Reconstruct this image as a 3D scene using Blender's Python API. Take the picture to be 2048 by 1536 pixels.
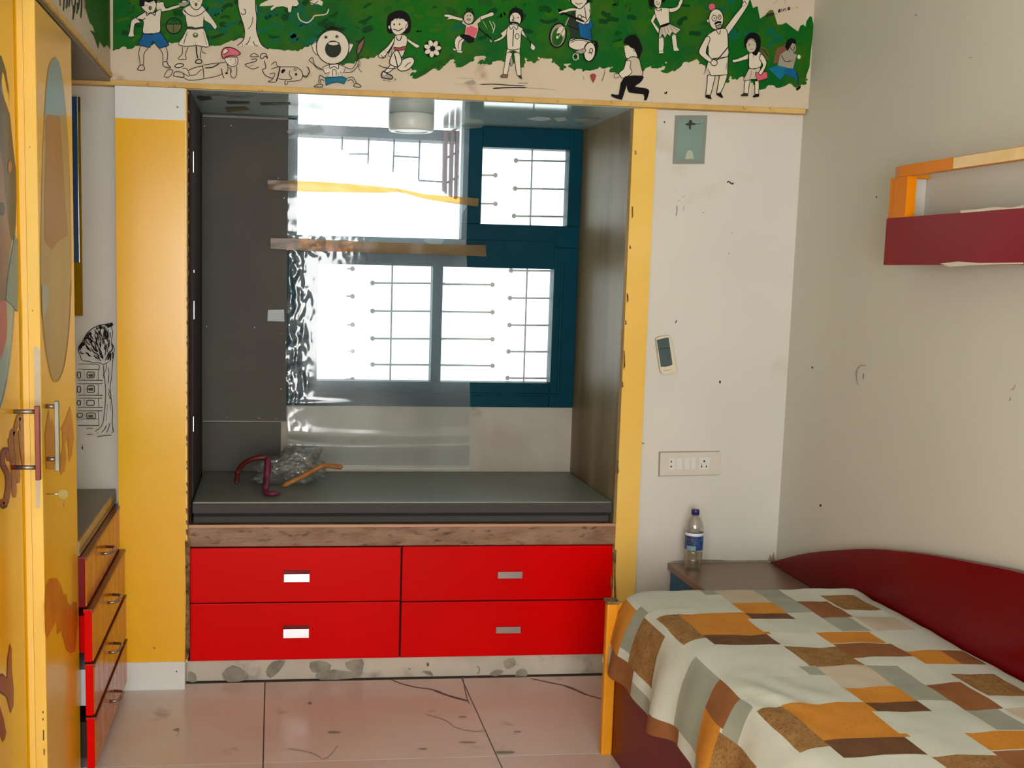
import bpy, bmesh, math, random
from mathutils import Vector, Matrix, noise
from mathutils.geometry import tessellate_polygon
from math import sin, cos, pi, radians

for o in list(bpy.data.objects):
    bpy.data.objects.remove(o)
SC = bpy.context.scene
COL = SC.collection
random.seed(7)

# ------------------------------------------------------------------ camera
F, YAW, PITCH, ROLL, CX, CY, EYE = 2396.2, -0.126425, -0.125342, 0.0232143, 849.97, 841.76, 1.552
_r = Vector((cos(YAW), sin(YAW), 0))
FWD = Vector((-sin(YAW) * cos(PITCH), cos(YAW) * cos(PITCH), sin(PITCH)))
_u = _r.cross(FWD)
RT = _r * cos(ROLL) + _u * sin(ROLL)
UP = -_r * sin(ROLL) + _u * cos(ROLL)
cam_d = bpy.data.cameras.new('camera')
cam = bpy.data.objects.new('camera', cam_d)
COL.objects.link(cam)
M = Matrix((RT, UP, -FWD)).transposed().to_4x4()
M.translation = Vector((0, 0, EYE))
cam.matrix_world = M
cam_d.sensor_width = 36
cam_d.lens = F * 36 / 2048
cam_d.shift_x = (1024 - CX) / 2048
cam_d.shift_y = (CY - 768) / 2048
cam_d.clip_start = 0.05
SC.camera = cam

# ------------------------------------------------------------------ world, lights, exposure
W = bpy.data.worlds.new('overcast_sky')
SC.world = W
W.use_nodes = True
bg = W.node_tree.nodes['Background']
bg.inputs[0].default_value = (0.98, 1.0, 0.99, 1)
bg.inputs[1].default_value = 3.2


def portal(name, loc, rot, sx, sy):
    """a light portal in a real opening: guides the sky light through it, gives none of its own"""
    d = bpy.data.lights.new(name, 'AREA')
    d.shape = 'RECTANGLE'
    d.size, d.size_y = sx, sy
    d.cycles.is_portal = True
    o = bpy.data.objects.new(name, d)
    COL.objects.link(o)
    o.location, o.rotation_euler = loc, rot


def area(name, loc, rot, sx, sy, power, color):
    d = bpy.data.lights.new(name, 'AREA')
    d.shape = 'RECTANGLE'
    d.size, d.size_y, d.energy, d.color = sx, sy, power, color
    o = bpy.data.objects.new(name, d)
    COL.objects.link(o)
    o.location, o.rotation_euler = loc, rot


# daylight of a sunlit terrace through the balcony door, the small vent and the side window behind the camera
area('balcony_daylight', (0.0, -2.66, 1.3), (pi / 2, 0, 0), 1.5, 1.9, 150, (1.0, 0.985, 0.965))
area('vent_daylight', (-1.02, -2.66, 1.51), (pi / 2, 0, 0), .2, .26, 6, (1.0, 0.97, 0.9))
area('side_window_daylight', (-1.28, -.7, 1.55), (pi / 2, 0, -pi / 2), 1.5, 1.3, 52, (0.95, 1.0, 0.98))
portal('niche_window_portal', (.67, 5.3, 1.56), (-pi / 2, 0, 0), 1.3, 1.2)
SC.view_settings.view_transform = 'Standard'
SC.view_settings.look = 'None'
SC.view_settings.gamma = 1
SC.view_settings.use_curve_mapping = False
SC.view_settings.exposure = 0.04
SC.cycles.max_bounces = 10
SC.cycles.transparent_max_bounces = 24
SC.cycles.caustics_reflective = False
SC.cycles.caustics_refractive = False
SC.cycles.sample_clamp_indirect = 4.0


# ------------------------------------------------------------------ rays: a photo pixel to the real plane it lies on
def ray(x, y):
    return RT * ((x - CX) / F) - UP * ((y - CY) / F) + FWD


def onY(x, y, Y):
    d = ray(x, y); p = d * (Y / d.y); p.z += EYE; return p


def onX(x, y, X):
    d = ray(x, y); p = d * (X / d.x); p.z += EYE; return p


def onZ(x, y, Z):
    d = ray(x, y); p = d * ((Z - EYE) / d.z); p.z += EYE; return p


# ------------------------------------------------------------------ materials
def lin(c):
    return tuple((v / 255 / 12.92) if v / 255 <= .04045 else ((v / 255 + .055) / 1.055) ** 2.4 for v in c) + (1,)


MATS = {}


def mat(name, c, rough=.5, spec=.5, c2=None, scale=4, stretch=(1, 1, 1), lo=.35, hi=.65, detail=4,
        bump=0, bscale=60, metal=0, coat=0, c3=None, s3=30, amt3=.25, coords='Object', alpha=1):
    """a principled material whose colour wanders between c and c2 (and specks of c3)"""
    m = bpy.data.materials.new(name)
    MATS[name] = m
    m.use_nodes = True
    nt = m.node_tree
    b = nt.nodes['Principled BSDF']
    b.inputs['Roughness'].default_value = rough
    b.inputs['Specular IOR Level'].default_value = spec
    b.inputs['Metallic'].default_value = metal
    b.inputs['Coat Weight'].default_value = coat
    b.inputs['Coat Roughness'].default_value = .08
    b.inputs['Base Color'].default_value = lin(c)
    tc = nt.nodes.new('ShaderNodeTexCoord')
    mp = nt.nodes.new('ShaderNodeMapping')
    nt.links.new(tc.outputs[coords], mp.inputs[0])
    mp.inputs['Scale'].default_value = stretch
    out = None
    if c2:
        n = nt.nodes.new('ShaderNodeTexNoise')
        n.inputs['Scale'].default_value = scale
        n.inputs['Detail'].default_value = detail
        nt.links.new(mp.outputs[0], n.inputs['Vector'])
        r = nt.nodes.new('ShaderNodeValToRGB')
        r.color_ramp.elements[0].position, r.color_ramp.elements[1].position = lo, hi
        r.color_ramp.elements[0].color, r.color_ramp.elements[1].color = lin(c), lin(c2)
        nt.links.new(n.outputs['Fac'], r.inputs[0])
        out = r.outputs[0]
    if c3:
        n = nt.nodes.new('ShaderNodeTexNoise')
        n.inputs['Scale'].default_value = s3
        n.inputs['Detail'].default_value = 5
        nt.links.new(mp.outputs[0], n.inputs['Vector'])
        r = nt.nodes.new('ShaderNodeValToRGB')
        r.color_ramp.elements[0].position, r.color_ramp.elements[1].position = .66 - amt3 / 2, .72
        r.color_ramp.elements[0].color, r.color_ramp.elements[1].color = (0, 0, 0, 1), (1, 1, 1, 1)
        nt.links.new(n.outputs['Fac'], r.inputs[0])
        mx = nt.nodes.new('ShaderNodeMix')
        mx.data_type = 'RGBA'
        nt.links.new(r.outputs[0], mx.inputs[0])
        if out:
            nt.links.new(out, mx.inputs[6])
        else:
            mx.inputs[6].default_value = lin(c)
        mx.inputs[7].default_value = lin(c3)
        out = mx.outputs[2]
    if out:
        nt.links.new(out, b.inputs['Base Color'])
    if bump:
        n = nt.nodes.new('ShaderNodeTexNoise')
        n.inputs['Scale'].default_value = bscale
        n.inputs['Detail'].default_value = 4
        nt.links.new(mp.outputs[0], n.inputs['Vector'])
        bp = nt.nodes.new('ShaderNodeBump')
        bp.inputs['Strength'].default_value = bump
        bp.inputs['Distance'].default_value = .01
        nt.links.new(n.outputs['Fac'], bp.inputs['Height'])
        nt.links.new(bp.outputs[0], b.inputs['Normal'])
    return m


def film(name, tint, haze, gloss, rough=.08, glow=(1, 1, 1), front=.5):
    """thin clear plastic: see-through, a little milky, shiny"""
    m = bpy.data.materials.new(name)
    MATS[name] = m
    m.use_nodes = True
    nt = m.node_tree
    nt.nodes.remove(nt.nodes['Principled BSDF'])
    o = nt.nodes['Material Output']
    tr = nt.nodes.new('ShaderNodeBsdfTransparent'); tr.inputs[0].default_value = lin(tint)
    tl = nt.nodes.new('ShaderNodeBsdfTranslucent'); tl.inputs[0].default_value = lin(glow) if max(glow) > 1 else glow + (1,)
    df = nt.nodes.new('ShaderNodeBsdfDiffuse'); df.inputs[0].default_value = tl.inputs[0].default_value
    ad = nt.nodes.new('ShaderNodeMixShader'); ad.inputs[0].default_value = front
    nt.links.new(tl.outputs[0], ad.inputs[1]); nt.links.new(df.outputs[0], ad.inputs[2])
    m1 = nt.nodes.new('ShaderNodeMixShader'); m1.inputs[0].default_value = haze
    nt.links.new(tr.outputs[0], m1.inputs[1]); nt.links.new(ad.outputs[0], m1.inputs[2])
    gl = nt.nodes.new('ShaderNodeBsdfGlossy'); gl.inputs['Roughness'].default_value = rough
    fr = nt.nodes.new('ShaderNodeLayerWeight'); fr.inputs[0].default_value = .35
    mu = nt.nodes.new('ShaderNodeMath'); mu.operation = 'MULTIPLY_ADD'
    mu.inputs[1].default_value = gloss; mu.inputs[2].default_value = gloss * .35
    nt.links.new(fr.outputs['Fresnel'], mu.inputs[0])
    m2 = nt.nodes.new('ShaderNodeMixShader')
    nt.links.new(mu.outputs[0], m2.inputs[0])
    nt.links.new(m1.outputs[0], m2.inputs[1]); nt.links.new(gl.outputs[0], m2.inputs[2])
    nt.links.new(m2.outputs[0], o.inputs['Surface'])
    return m


mat('wall_white', (212, 208, 200), .45, .3, (205, 202, 194), 1.6, bump=.05, bscale=25, c3=(196, 186, 168), s3=2.3, amt3=.1)
mat('wall_side', (208, 207, 194), .6, .25, (202, 202, 190), 1.1, bump=.06, bscale=18)
mat('wall_plain', (205, 200, 190), .7)
mat('ceiling_paint', (225, 222, 214), .8)
mat('mural_cream', (212, 199, 177), .5, .35, (202, 186, 163), 2.5, c3=(176, 152, 128), s3=6, amt3=.05)
mat('mural_green', (4, 100, 6), .5, .4, (2, 86, 30), 3, lo=.40, hi=.62, detail=9, c3=(52, 96, 8), s3=9, amt3=.42, bump=.3, bscale=24)
mat('mural_dark_green', (30, 78, 12), .5, .4, (8, 92, 30), 6, bump=.1)
mat('mural_leaf', (50, 100, 6), .5, .1, (20, 104, 8), 9)
mat('mural_deep', (2, 70, 10), .5, .1, (4, 60, 24), 8)
mat('mural_teal', (4, 96, 74), .5, .1, (6, 90, 50), 6)
mat('paint_black', (12, 11, 12), .5)
mat('paint_blue', (12, 92, 150), .5, .4, (10, 80, 132), 12)
mat('paint_teal', (14, 108, 138), .5)
mat('paint_pink', (206, 84, 104), .5)
mat('paint_red', (140, 38, 30), .5)
mat('paint_olive', (92, 92, 28), .5, .4, (66, 78, 22), 20)
mat('paint_pale', (214, 204, 184), .5)
mat('paint_grey', (150, 142, 126), .5)
mat('paint_brown', (112, 70, 42), .5)
mat('paint_slate', (42, 50, 40), .5)
mat('trim_yellow', (216, 180, 112), .5, .3, (200, 160, 92), 9, c3=(150, 96, 40), s3=40, amt3=.08)
mat('laminate_yellow', (238, 184, 14), .2, .5, (232, 172, 4), 1.3)
mat('yellow_edge', (244, 200, 104), .3, .4, (238, 190, 86), 3, (1, 1, .1))
mat('laminate_white', (216, 218, 216), .2, .5)
mat('strip_yellow', (238, 198, 104), .4, .4, (230, 186, 84), 2)
mat('plywood_edge', (92, 62, 36), .8, .3, (140, 112, 70), 30, c3=(30, 22, 16), s3=50)
mat('board_brown', (118, 100, 68), .45, .28, (138, 122, 90), 2.2, (2, 3, .6), c3=(96, 68, 48), s3=1.5, amt3=.3, bump=.05, bscale=14)
mat('board_grey', (74, 72, 63), .5, .2, (68, 65, 58), 3, c3=(80, 71, 61), s3=2, amt3=.2)
mat('niche_ceiling', (166, 186, 182), .07, .6, (158, 180, 176), 4, c3=(104, 110, 106), s3=3.2, amt3=.06)
mat('niche_plaster', (176, 170, 160), .7, .3, (164, 156, 146), 5, c3=(126, 126, 108), s3=4, amt3=.05)
mat('window_teal', (0, 62, 78), .4, .2, (0, 52, 68), 3)
mat('iron', (52, 58, 64), .4, .5, metal=.6)
mat('iron_green', (60, 120, 96), .5)
mat('outside_wall', (236, 234, 228), .9)
mat('outside_beam', (38, 32, 30), .8)
mat('outside_red', (70, 28, 30), .7)
mat('lamp_white', (214, 220, 216), .35)
mat('lamp_diffuser', (236, 240, 238), .4)
mat('foam_grey', (102, 106, 96), .42, .8, (116, 120, 108), 2, bump=.05)
mat('gap_black', (22, 20, 20), .8)
mat('foam_mid', (58, 56, 54), .7)
mat('stone_brown', (126, 92, 68), .55, .4, (150, 118, 94), 16, (.6, 1, 1.6), c3=(66, 50, 38), s3=36, amt3=.2, bump=.25, bscale=70)
mat('stone_lip', (186, 140, 104), .4)
mat('drawer_red', (220, 1, 1), .3, .5, (204, 2, 4), 1.2)
mat('gap_dark', (34, 8, 8), .9)
mat('steel', (206, 204, 206), .22, .5, metal=1)
mat('steel_worn', (150, 140, 134), .4, .5, metal=.9)
mat('plinth_marble', (196, 188, 172), .4, .4, (178, 172, 158), 5, c3=(104, 100, 90), s3=7, amt3=.2)
mat('stain_grey', (122, 118, 106), .6, .4, (150, 144, 128), 26)
mat('floor_marble', (214, 208, 202), .22, .4, (206, 192, 184), 2.2, c3=(182, 168, 156), s3=7, amt3=.04, bump=.02, bscale=14)
mat('floor_marble_pale', (216, 211, 203), .22, .4, (208, 196, 188), 2.0, c3=(182, 168, 156), s3=6, amt3=.04, bump=.02, bscale=14)
mat('grout', (104, 90, 80), .9)
mat('maroon', (112, 4, 12), .3, .5, (100, 2, 10), 2)
mat('maroon_shelf', (140, 2, 24), .3, .5, (130, 2, 18), 2)
mat('post_yellow', (226, 158, 40), .35, .4, (216, 140, 26), 5)
mat('rail_orange', (226, 134, 6), .3, .5, (218, 126, 4), 3)
mat('rail_worn', (226, 188, 110), .25, .5, (238, 206, 140), 12)
mat('table_brown', (128, 104, 84), .3, .5, (120, 96, 78), 3)
mat('table_blue', (8, 94, 146), .35)
mat('plank_orange', (200, 104, 14), .2, .3, (176, 84, 8), 3, (6, 6, .7))
mat('plank_trim', (110, 40, 16), .25)
mat('counter_brown', (92, 78, 56), .35, .5, (98, 84, 62), 3)
mat('counter_edge', (156, 132, 96), .25, .5, (140, 116, 82), 6)
mat('chest_dark', (46, 34, 26), .8)
mat('handle_brown', (108, 40, 24), .3, .5, metal=.4)
mat('handle_grey', (120, 118, 104), .3, .5, metal=.7)
mat('lock_brass', (120, 106, 56), .35, .5, metal=.7)
mat('art_blue', (150, 172, 162), .22, .5, (126, 152, 146), 3)
mat('art_rim', (30, 104, 116), .3)
mat('art_hair', (22, 26, 24), .3, .5, (34, 46, 42), 5)
mat('art_skin', (138, 98, 72), .3, .5, (104, 70, 52), 3)
mat('art_teal', (2, 112, 128), .25)
mat('art_red', (166, 60, 46), .3)
mat('art_grey', (160, 164, 146), .25, .5, (146, 150, 132), 4)
mat('art_sand', (176, 152, 70), .25, .3, (160, 128, 62), 3, (1, 1, .3))
mat('art_ochre', (160, 104, 4), .25, .3, (150, 100, 34), 3, (1, 1, .3))
mat('art_pale_blue', (112, 150, 150), .25, .3)
mat('letter_red', (142, 36, 14), .25, .5, (120, 24, 10), 8)
mat('letter_rim', (54, 14, 8), .3)
mat('letter_orange', (206, 122, 14), .25, .5, (184, 98, 18), 8)
mat('ink', (22, 18, 16), .7)
mat('mirror_glass', (220, 228, 228), .03, .5, metal=1)
mat('blue_frame', (20, 66, 110), .3)
mat('remote_cream', (214, 204, 178), .45)
mat('remote_screen', (58, 78, 80), .15, .5, (70, 92, 94), 6)
mat('remote_dark', (26, 32, 34), .3)
mat('plate_white', (206, 200, 190), .4)
mat('switch_white', (216, 214, 208), .3)
mat('hole_black', (8, 8, 8), .9)
mat('plate_line', (150, 132, 110), .8)
mat('card_teal', (122, 176, 168), .5, .4, (136, 186, 178), 10)
mat('card_mark', (40, 44, 42), .7)
mat('card_emblem', (170, 182, 158), .6)
mat('cap_blue', (38, 36, 104), .4)
mat('label_white', (222, 228, 240), .4)
mat('label_blue', (30, 58, 112), .4, .4, (62, 94, 150), 60)
mat('label_navy', (20, 30, 66), .4, .4, (70, 86, 124), 120)
mat('label_teal', (110, 160, 172), .4)
mat('strap_red', (86, 20, 18), .5)
mat('strap_magenta', (118, 36, 66), .5, .4, (96, 26, 50), 30)
mat('strap_ochre', (176, 124, 60), .6, .4, (150, 84, 46), 30)
mat('cloth_white', (212, 216, 207), .9, .2, (200, 205, 194), 6, bump=.12, bscale=220)
mat('cloth_pale', (194, 202, 190), .9, .2, (204, 208, 196), 7, bump=.12, bscale=220)
mat('cloth_grey', (162, 166, 152), .9, .2, (152, 158, 144), 12, bump=.12, bscale=220)
mat('cloth_beige', (200, 188, 168), .9, .2, (190, 180, 160), 8, bump=.12, bscale=220)
mat('cloth_orange', (210, 142, 54), .9, .2, (200, 132, 46), 9, c3=(180, 116, 44), s3=160, amt3=.2, bump=.12, bscale=220)
mat('cloth_tan', (162, 124, 76), .9, .2, (146, 106, 62), 30, c3=(104, 78, 46), s3=150, amt3=.3, bump=.15, bscale=220)
mat('cloth_rust', (148, 98, 58), .9, .2, (138, 88, 52), 14, bump=.12, bscale=220)
mat('cloth_brown', (112, 78, 50), .9, .2, (100, 70, 46), 30, bump=.12, bscale=220)
mat('mattress_white', (200, 196, 184), .9)
film('sheet_film', (243, 249, 250), .10, .15, .10, (.62, .86, 1.0), .12)
film('bag_film', (232, 232, 230), .16, .30, .10, (.9, .92, .9), .4)
film('tape_film', (214, 158, 84), .36, .05, .25, (.46, .27, .09))
film('tape_clear', (222, 226, 222), .10, .06, .25, (.7, .72, .7))
film('sleeve_film', (214, 222, 218), .18, .3, .08)
film('bottle_film', (244, 243, 238), .05, .30, .05)
film('water_film', (240, 239, 230), .03, .12, .05)
film('pane_glass', (240, 248, 248), .03, .3, .03)
for _n, _s in (('drawer_red', .1), ('mural_green', .12), ('mural_dark_green', .12), ('mural_cream', .15), ('paint_black', .1), ('paint_blue', .15),
               ('paint_teal', .15), ('paint_slate', .1), ('maroon', .16), ('maroon_shelf', .12), ('window_teal', .06), ('laminate_yellow', .38),
               ('post_yellow', .2), ('art_blue', .15), ('art_hair', .1), ('art_skin', .1), ('art_teal', .15), ('art_red', .15), ('art_grey', .15), ('art_sand', .15), ('art_ochre', .1), ('art_pale_blue', .15), ('trim_yellow', .1), ('floor_marble', .3), ('floor_marble_pale', .3), ('rail_orange', .1), ('plank_orange', .3), ('table_blue', .2), ('strip_yellow', .2), ('letter_orange', .25), ('letter_red', .2)):
    MATS[_n].node_tree.nodes['Principled BSDF'].inputs['Specular IOR Level'].default_value = _s
MM = lambda *n: [MATS[x] for x in n]


# ------------------------------------------------------------------ mesh helpers
class MB:
    def __init__(self):
        self.v, self.f, self.mi, self.sm = [], [], [], []

    def face(self, pts, mi=0, smooth=False):
        i = len(self.v)
        self.v += [tuple(p) for p in pts]
        self.f.append(tuple(range(i, i + len(pts))))
        self.mi.append(mi); self.sm.append(smooth)

    def box(self, x0, x1, y0, y1, z0, z1, mi=0):
        i = len(self.v)
        self.v += [(x, y, z) for z in (z0, z1) for y in (y0, y1) for x in (x0, x1)]
        for q in ((0, 2, 3, 1), (4, 5, 7, 6), (0, 1, 5, 4), (2, 6, 7, 3), (0, 4, 6, 2), (1, 3, 7, 5)):
            self.f.append(tuple(i + k for k in q)); self.mi.append(mi); self.sm.append(False)
        return self

    def tube(self, pts, r, n=10, mi=0, caps=True):
        pts = [Vector(p) for p in pts]
        rs = r if isinstance(r, (list, tuple)) else [r] * len(pts)
        base = len(self.v)
        t0 = (pts[1] - pts[0]).normalized()
        a = t0.orthogonal().normalized()
        for k, p in enumerate(pts):
            t = (pts[min(k + 1, len(pts) - 1)] - pts[max(k - 1, 0)]).normalized()
            a = (a - t * a.dot(t)).normalized()
            b = t.cross(a)
            self.v += [tuple(p + (a * cos(2 * pi * j / n) + b * sin(2 * pi * j / n)) * rs[k]) for j in range(n)]
        for k in range(len(pts) - 1):
            for j in range(n):
                j2 = (j + 1) % n
                self.f.append((base + k * n + j, base + k * n + j2, base + (k + 1) * n + j2, base + (k + 1) * n + j))
                self.mi.append(mi); self.sm.append(True)
        if caps:
            self.f.append(tuple(base + j for j in range(n))[::-1]); self.mi.append(mi); self.sm.append(False)
            e = base + (len(pts) - 1) * n
            self.f.append(tuple(e + j for j in range(n))); self.mi.append(mi); self.sm.append(False)
        return self

    def lathe(self, prof, c, n=32, mi=0, closed=False):
        """prof: list of (radius, z) turned about the vertical through c"""
        base = len(self.v)
        for r, z in prof:
            self.v += [(c[0] + r * cos(2 * pi * j / n), c[1] + r * sin(2 * pi * j / n), c[2] + z) for j in range(n)]
        for k in range(len(prof) - 1):
            for j in range(n):
                j2 = (j + 1) % n
                self.f.append((base + k * n + j, base + k * n + j2, base + (k + 1) * n + j2, base + (k + 1) * n + j))
                self.mi.append(mi); self.sm.append(True)
        for k, rev in ((0, True), (len(prof) - 1, False)):
            if closed:
                q = tuple(base + k * n + j for j in range(n))
                self.f.append(q[::-1] if rev else q); self.mi.append(mi); self.sm.append(False)
        return self

    def prism(self, poly, d, mi=0):
        """closed outline (3-D points, planar) pushed along the vector d"""
        d = Vector(d); n = len(poly); i = len(self.v)
        self.v += [tuple(Vector(p)) for p in poly] + [tuple(Vector(p) + d) for p in poly]
        self.f.append(tuple(range(i, i + n))); self.f.append(tuple(range(i + n, i + 2 * n))[::-1])
        for k in range(n):
            k2 = (k + 1) % n
            self.f.append((i + k, i + n + k, i + n + k2, i + k2))
        self.mi += [mi] * (n + 2); self.sm += [False] * (n + 2)
        return self

    def build(self, name, mats, parent=None, bevel=0, seg=2, recalc=True):
        me = bpy.data.meshes.new(name)
        me.from_pydata(self.v, [], self.f)
        if not isinstance(mats, (list, tuple)):
            mats = [mats]
        for m in mats:
            me.materials.append(MATS[m] if isinstance(m, str) else m)
        me.polygons.foreach_set('material_index', self.mi)
        me.polygons.foreach_set('use_smooth', self.sm)
        if recalc or bevel:
            bm = bmesh.new(); bm.from_mesh(me)
            if bevel:
                bmesh.ops.bevel(bm, geom=list(bm.edges), offset=bevel, segments=seg, profile=.6, affect='EDGES', clamp_overlap=True)
            if recalc:
                bmesh.ops.recalc_face_normals(bm, faces=bm.faces)
            bm.to_mesh(me); bm.free()
        o = bpy.data.objects.new(name, me)
        COL.objects.link(o)
        if parent:
            o.parent = parent
            o.matrix_parent_inverse = parent.matrix_basis.inverted()
        return o


def thing(name, label, cat, loc=(0, 0, 0), group=None):
    o = bpy.data.objects.new(name, None)
    o.empty_display_size = .05
    COL.objects.link(o)
    o.location = loc
    o['label'] = label; o['category'] = cat
    if group: o['group'] = group
    return o


def tag(o, label, cat, group=None):
    o['label'] = label; o['category'] = cat
    if group: o['group'] = group
    return o


def struct(o):
    o['kind'] = 'structure'; return o


def box(name, b, m, parent=None, bevel=0):
    return MB().box(*b).build(name, m, parent, bevel)


def smooth_line(pts, sub=4, closed=False):
    if len(pts) < 3: return [tuple(p) for p in pts]
    n = len(pts); out = []
    rng = range(n) if closed else range(n - 1)
    for i in rng:
        g = lambda k: pts[k % n] if closed else pts[max(0, min(n - 1, k))]
        p0, p1, p2, p3 = g(i - 1), g(i), g(i + 1), g(i + 2)
        for s in range(sub):
            t = s / sub
            out.append(tuple(.5 * (2 * p1[a] + (p2[a] - p0[a]) * t + (2 * p0[a] - 5 * p1[a] + 4 * p2[a] - p3[a]) * t * t
                                   + (3 * p1[a] - p0[a] - 3 * p2[a] + p3[a]) * t ** 3) for a in range(2)))
    if not closed: out.append(tuple(pts[-1]))
    return out


class Paint:
    """flat paint laid on a wall: fills and brush strokes, each a hair above the one below"""
    def __init__(self, plane, tile=(0, 0, 1), start=0):
        self.mb = MB(); self.plane = plane; self.t = tile; self.k = start; self.names = []

    def m(self, n):
        if n not in self.names: self.names.append(n)
        return self.names.index(n)

    def P(self, p, k=None):
        x0, y0, s = self.t
        return self.plane(x0 + p[0] / s, y0 + p[1] / s, (self.k if k is None else k) * .0002)

    def fill(self, col, pts, sub=1):
        self.k += 1
        if sub > 1: pts = smooth_line(pts, sub, True)
        tri = tessellate_polygon([[Vector((p[0], p[1], 0)) for p in pts]])
        q = [self.P(p) for p in pts]
        k = len(self.mb.v)
        self.mb.v += [tuple(p) for p in q]
        for t in tri:
            self.mb.f.append(tuple(k + a for a in t)); self.mb.mi.append(self.m(col)); self.mb.sm.append(False)
        return self

    def line(self, w, pts, col='paint_black', sub=4, closed=False, taper=True):
        self.k += 1
        w = w / 2 * (1.35 if self.t[2] == 5.12 else 1)
        if closed: pts = list(pts) + [pts[0]]
        q = smooth_line(pts, sub) if sub > 1 else pts
        L = len(q); left, right = [], []
        for i, p in enumerate(q):
            a, b = q[max(i - 1, 0)], q[min(i + 1, L - 1)]
            dx, dy = b[0] - a[0], b[1] - a[1]
            l = math.hypot(dx, dy) or 1
            e = min(i, L - 1 - i)
            ww = w * (.55 if (taper and not closed and e == 0) else 1)
            left.append((p[0] - dy / l * ww, p[1] + dx / l * ww)); right.append((p[0] + dy / l * ww, p[1] - dx / l * ww))
        for i in range(L - 1):
            self.mb.face([self.P(x) for x in (left[i], left[i + 1], right[i + 1], right[i])], self.m(col))
        return self

    def ell(self, col, cx, cy, rx, ry, tilt=0, n=26):
        c, s = cos(tilt), sin(tilt)
        return self.fill(col, [(cx + rx * cos(2 * pi * i / n) * c - ry * sin(2 * pi * i / n) * s,
                                cy + rx * cos(2 * pi * i / n) * s + ry * sin(2 * pi * i / n) * c) for i in range(n)])

    def ring(self, w, cx, cy, rx, ry, col='paint_black', tilt=0, n=26):
        c, s = cos(tilt), sin(tilt)
        return self.line(w, [(cx + rx * cos(2 * pi * i / n) * c - ry * sin(2 * pi * i / n) * s,
                              cy + rx * cos(2 * pi * i / n) * s + ry * sin(2 * pi * i / n) * c) for i in range(n)], col, 1, True)

    def shape(self, col, w, pts, sub=3):
        """filled outline with a black contour"""
        self.fill(col, pts, sub)
        return self.line(w, pts, sub=sub, closed=True)

    def build(self, name, parent=None):
        return self.mb.build(name, self.names, parent, recalc=False)


# ------------------------------------------------------------------ measured room
YW, YS, YR = 4.40, 4.36, 5.10          # panel wall, beam face, wall behind the niche
XR, XL = 1.964, -1.22                  # right and left walls
ZB, ZC = 2.162, 2.78                   # underside of the beam, ceiling
NX0, NX1 = -.308, 1.31                 # niche

# floor of marble tiles
fl = struct(box('floor', (XL, XR, -2.6, 5.2, -.06, -.006), 'grout'))
tx = [-1.22, -.776, -.026, .722, 1.47, XR]
ty = [-2.6, -2.28, -1.54, -.80, -.06, .68, 1.42, 2.16, 2.90, 3.64, 4.385]
for i in range(len(tx) - 1):
    for j in range(len(ty) - 1):
        g = .0022
        box('tile', (tx[i] + g, tx[i + 1] - g, ty[j] + g, ty[j + 1] - g, -.006, 0.0),
            'floor_marble' if (i * 3 + j) % 3 else 'floor_marble_pale', fl)
P = Paint(lambda x, y, k: onZ(x, y, .0006 + k))
P.line(1.9, [(782, 1359), (800, 1366), (830, 1374), (870, 1380), (900, 1393), (936, 1402)], 'grout')
P.line(3.0, [(868, 1381), (900, 1392), (934, 1401)], 'grout')
P.line(1.7, [(1062, 1357), (1100, 1365), (1140, 1374), (1170, 1388), (1206, 1398)], 'grout')
P.line(2.8, [(1128, 1371), (1150, 1379), (1172, 1389)], 'grout')
P.line(1.6, [(925, 1345), (930, 1380), (938, 1408)], 'grout')
P.line(1, [(850, 1428), (890, 1440), (912, 1455), (950, 1463), (972, 1460)], 'stain_grey')
P.line(1.2, [(645, 1518), (658, 1512), (672, 1496), (676, 1490)], 'stain_grey')
P.line(1, [(645, 1518), (622, 1505), (575, 1497)], 'stain_grey')
P.line(1, [(345, 1459), (358, 1462), (352, 1474)], 'stain_grey')
for (x, y, a, b) in ((668, 1464, 14, 1.6), (355, 1458, 5, 1), (620, 1406, 4, 2), (935, 1484, 18, 1), (845, 1497, 10, 1), (925, 1433, 9, .9), (1010, 1504, 20, 2.4), (1035, 1463, 8, 1)):
    P.ell('stain_grey', x, y, a, b)
P.build('crack', fl)

# walls
wb = MB()
wb.box(NX1 + .02, XR + .1, YW, YR + .12, 0, ZB)
wb.box(XL - .1, NX0 - .02, YW, YR + .12, 0, ZB)
wb.build('wall_back', 'wall_white')['kind'] = 'structure'
MB().box(XL - .1, XR + .1, YS, YR + .12, ZB + .016, ZC).build('wall_overhead', 'mural_cream')['kind'] = 'structure'
wr = struct(MB().box(XR, XR + .1, -2.7, 5.22, 0, ZC).build('wall_right', 'wall_side'))
wl = MB().box(XL - .1, XL, .05, 5.22, 0, ZC)
wl.box(XL - .1, XL, -2.7, -1.45, 0, ZC).box(XL - .1, XL, -1.45, .05, 0, .9).box(XL - .1, XL, -1.45, .05, 2.2, ZC)
struct(wl.build('wall_left', 'wall_plain'))
wf = MB().box(XL - .1, -1.12, -2.7, -2.6, 0, ZC).box(.75, XR + .1, -2.7, -2.6, 0, ZC)
wf.box(-1.12, .75, -2.7, -2.6, 2.25, ZC).box(-.75, .75, -2.7, -2.6, 0, .35)
wf.box(-.92, -.75, -2.7, -2.6, 0, 2.25).box(-1.12, -.92, -2.7, -2.6, 0, 1.38).box(-1.12, -.92, -2.7, -2.6, 1.64, 2.25)
struct(wf.build('wall_front', 'wall_plain'))
struct(box('ceiling', (XL - .1, XR + .1, -2.7, 5.22, ZC, ZC + .1), 'ceiling_paint'))
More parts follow.
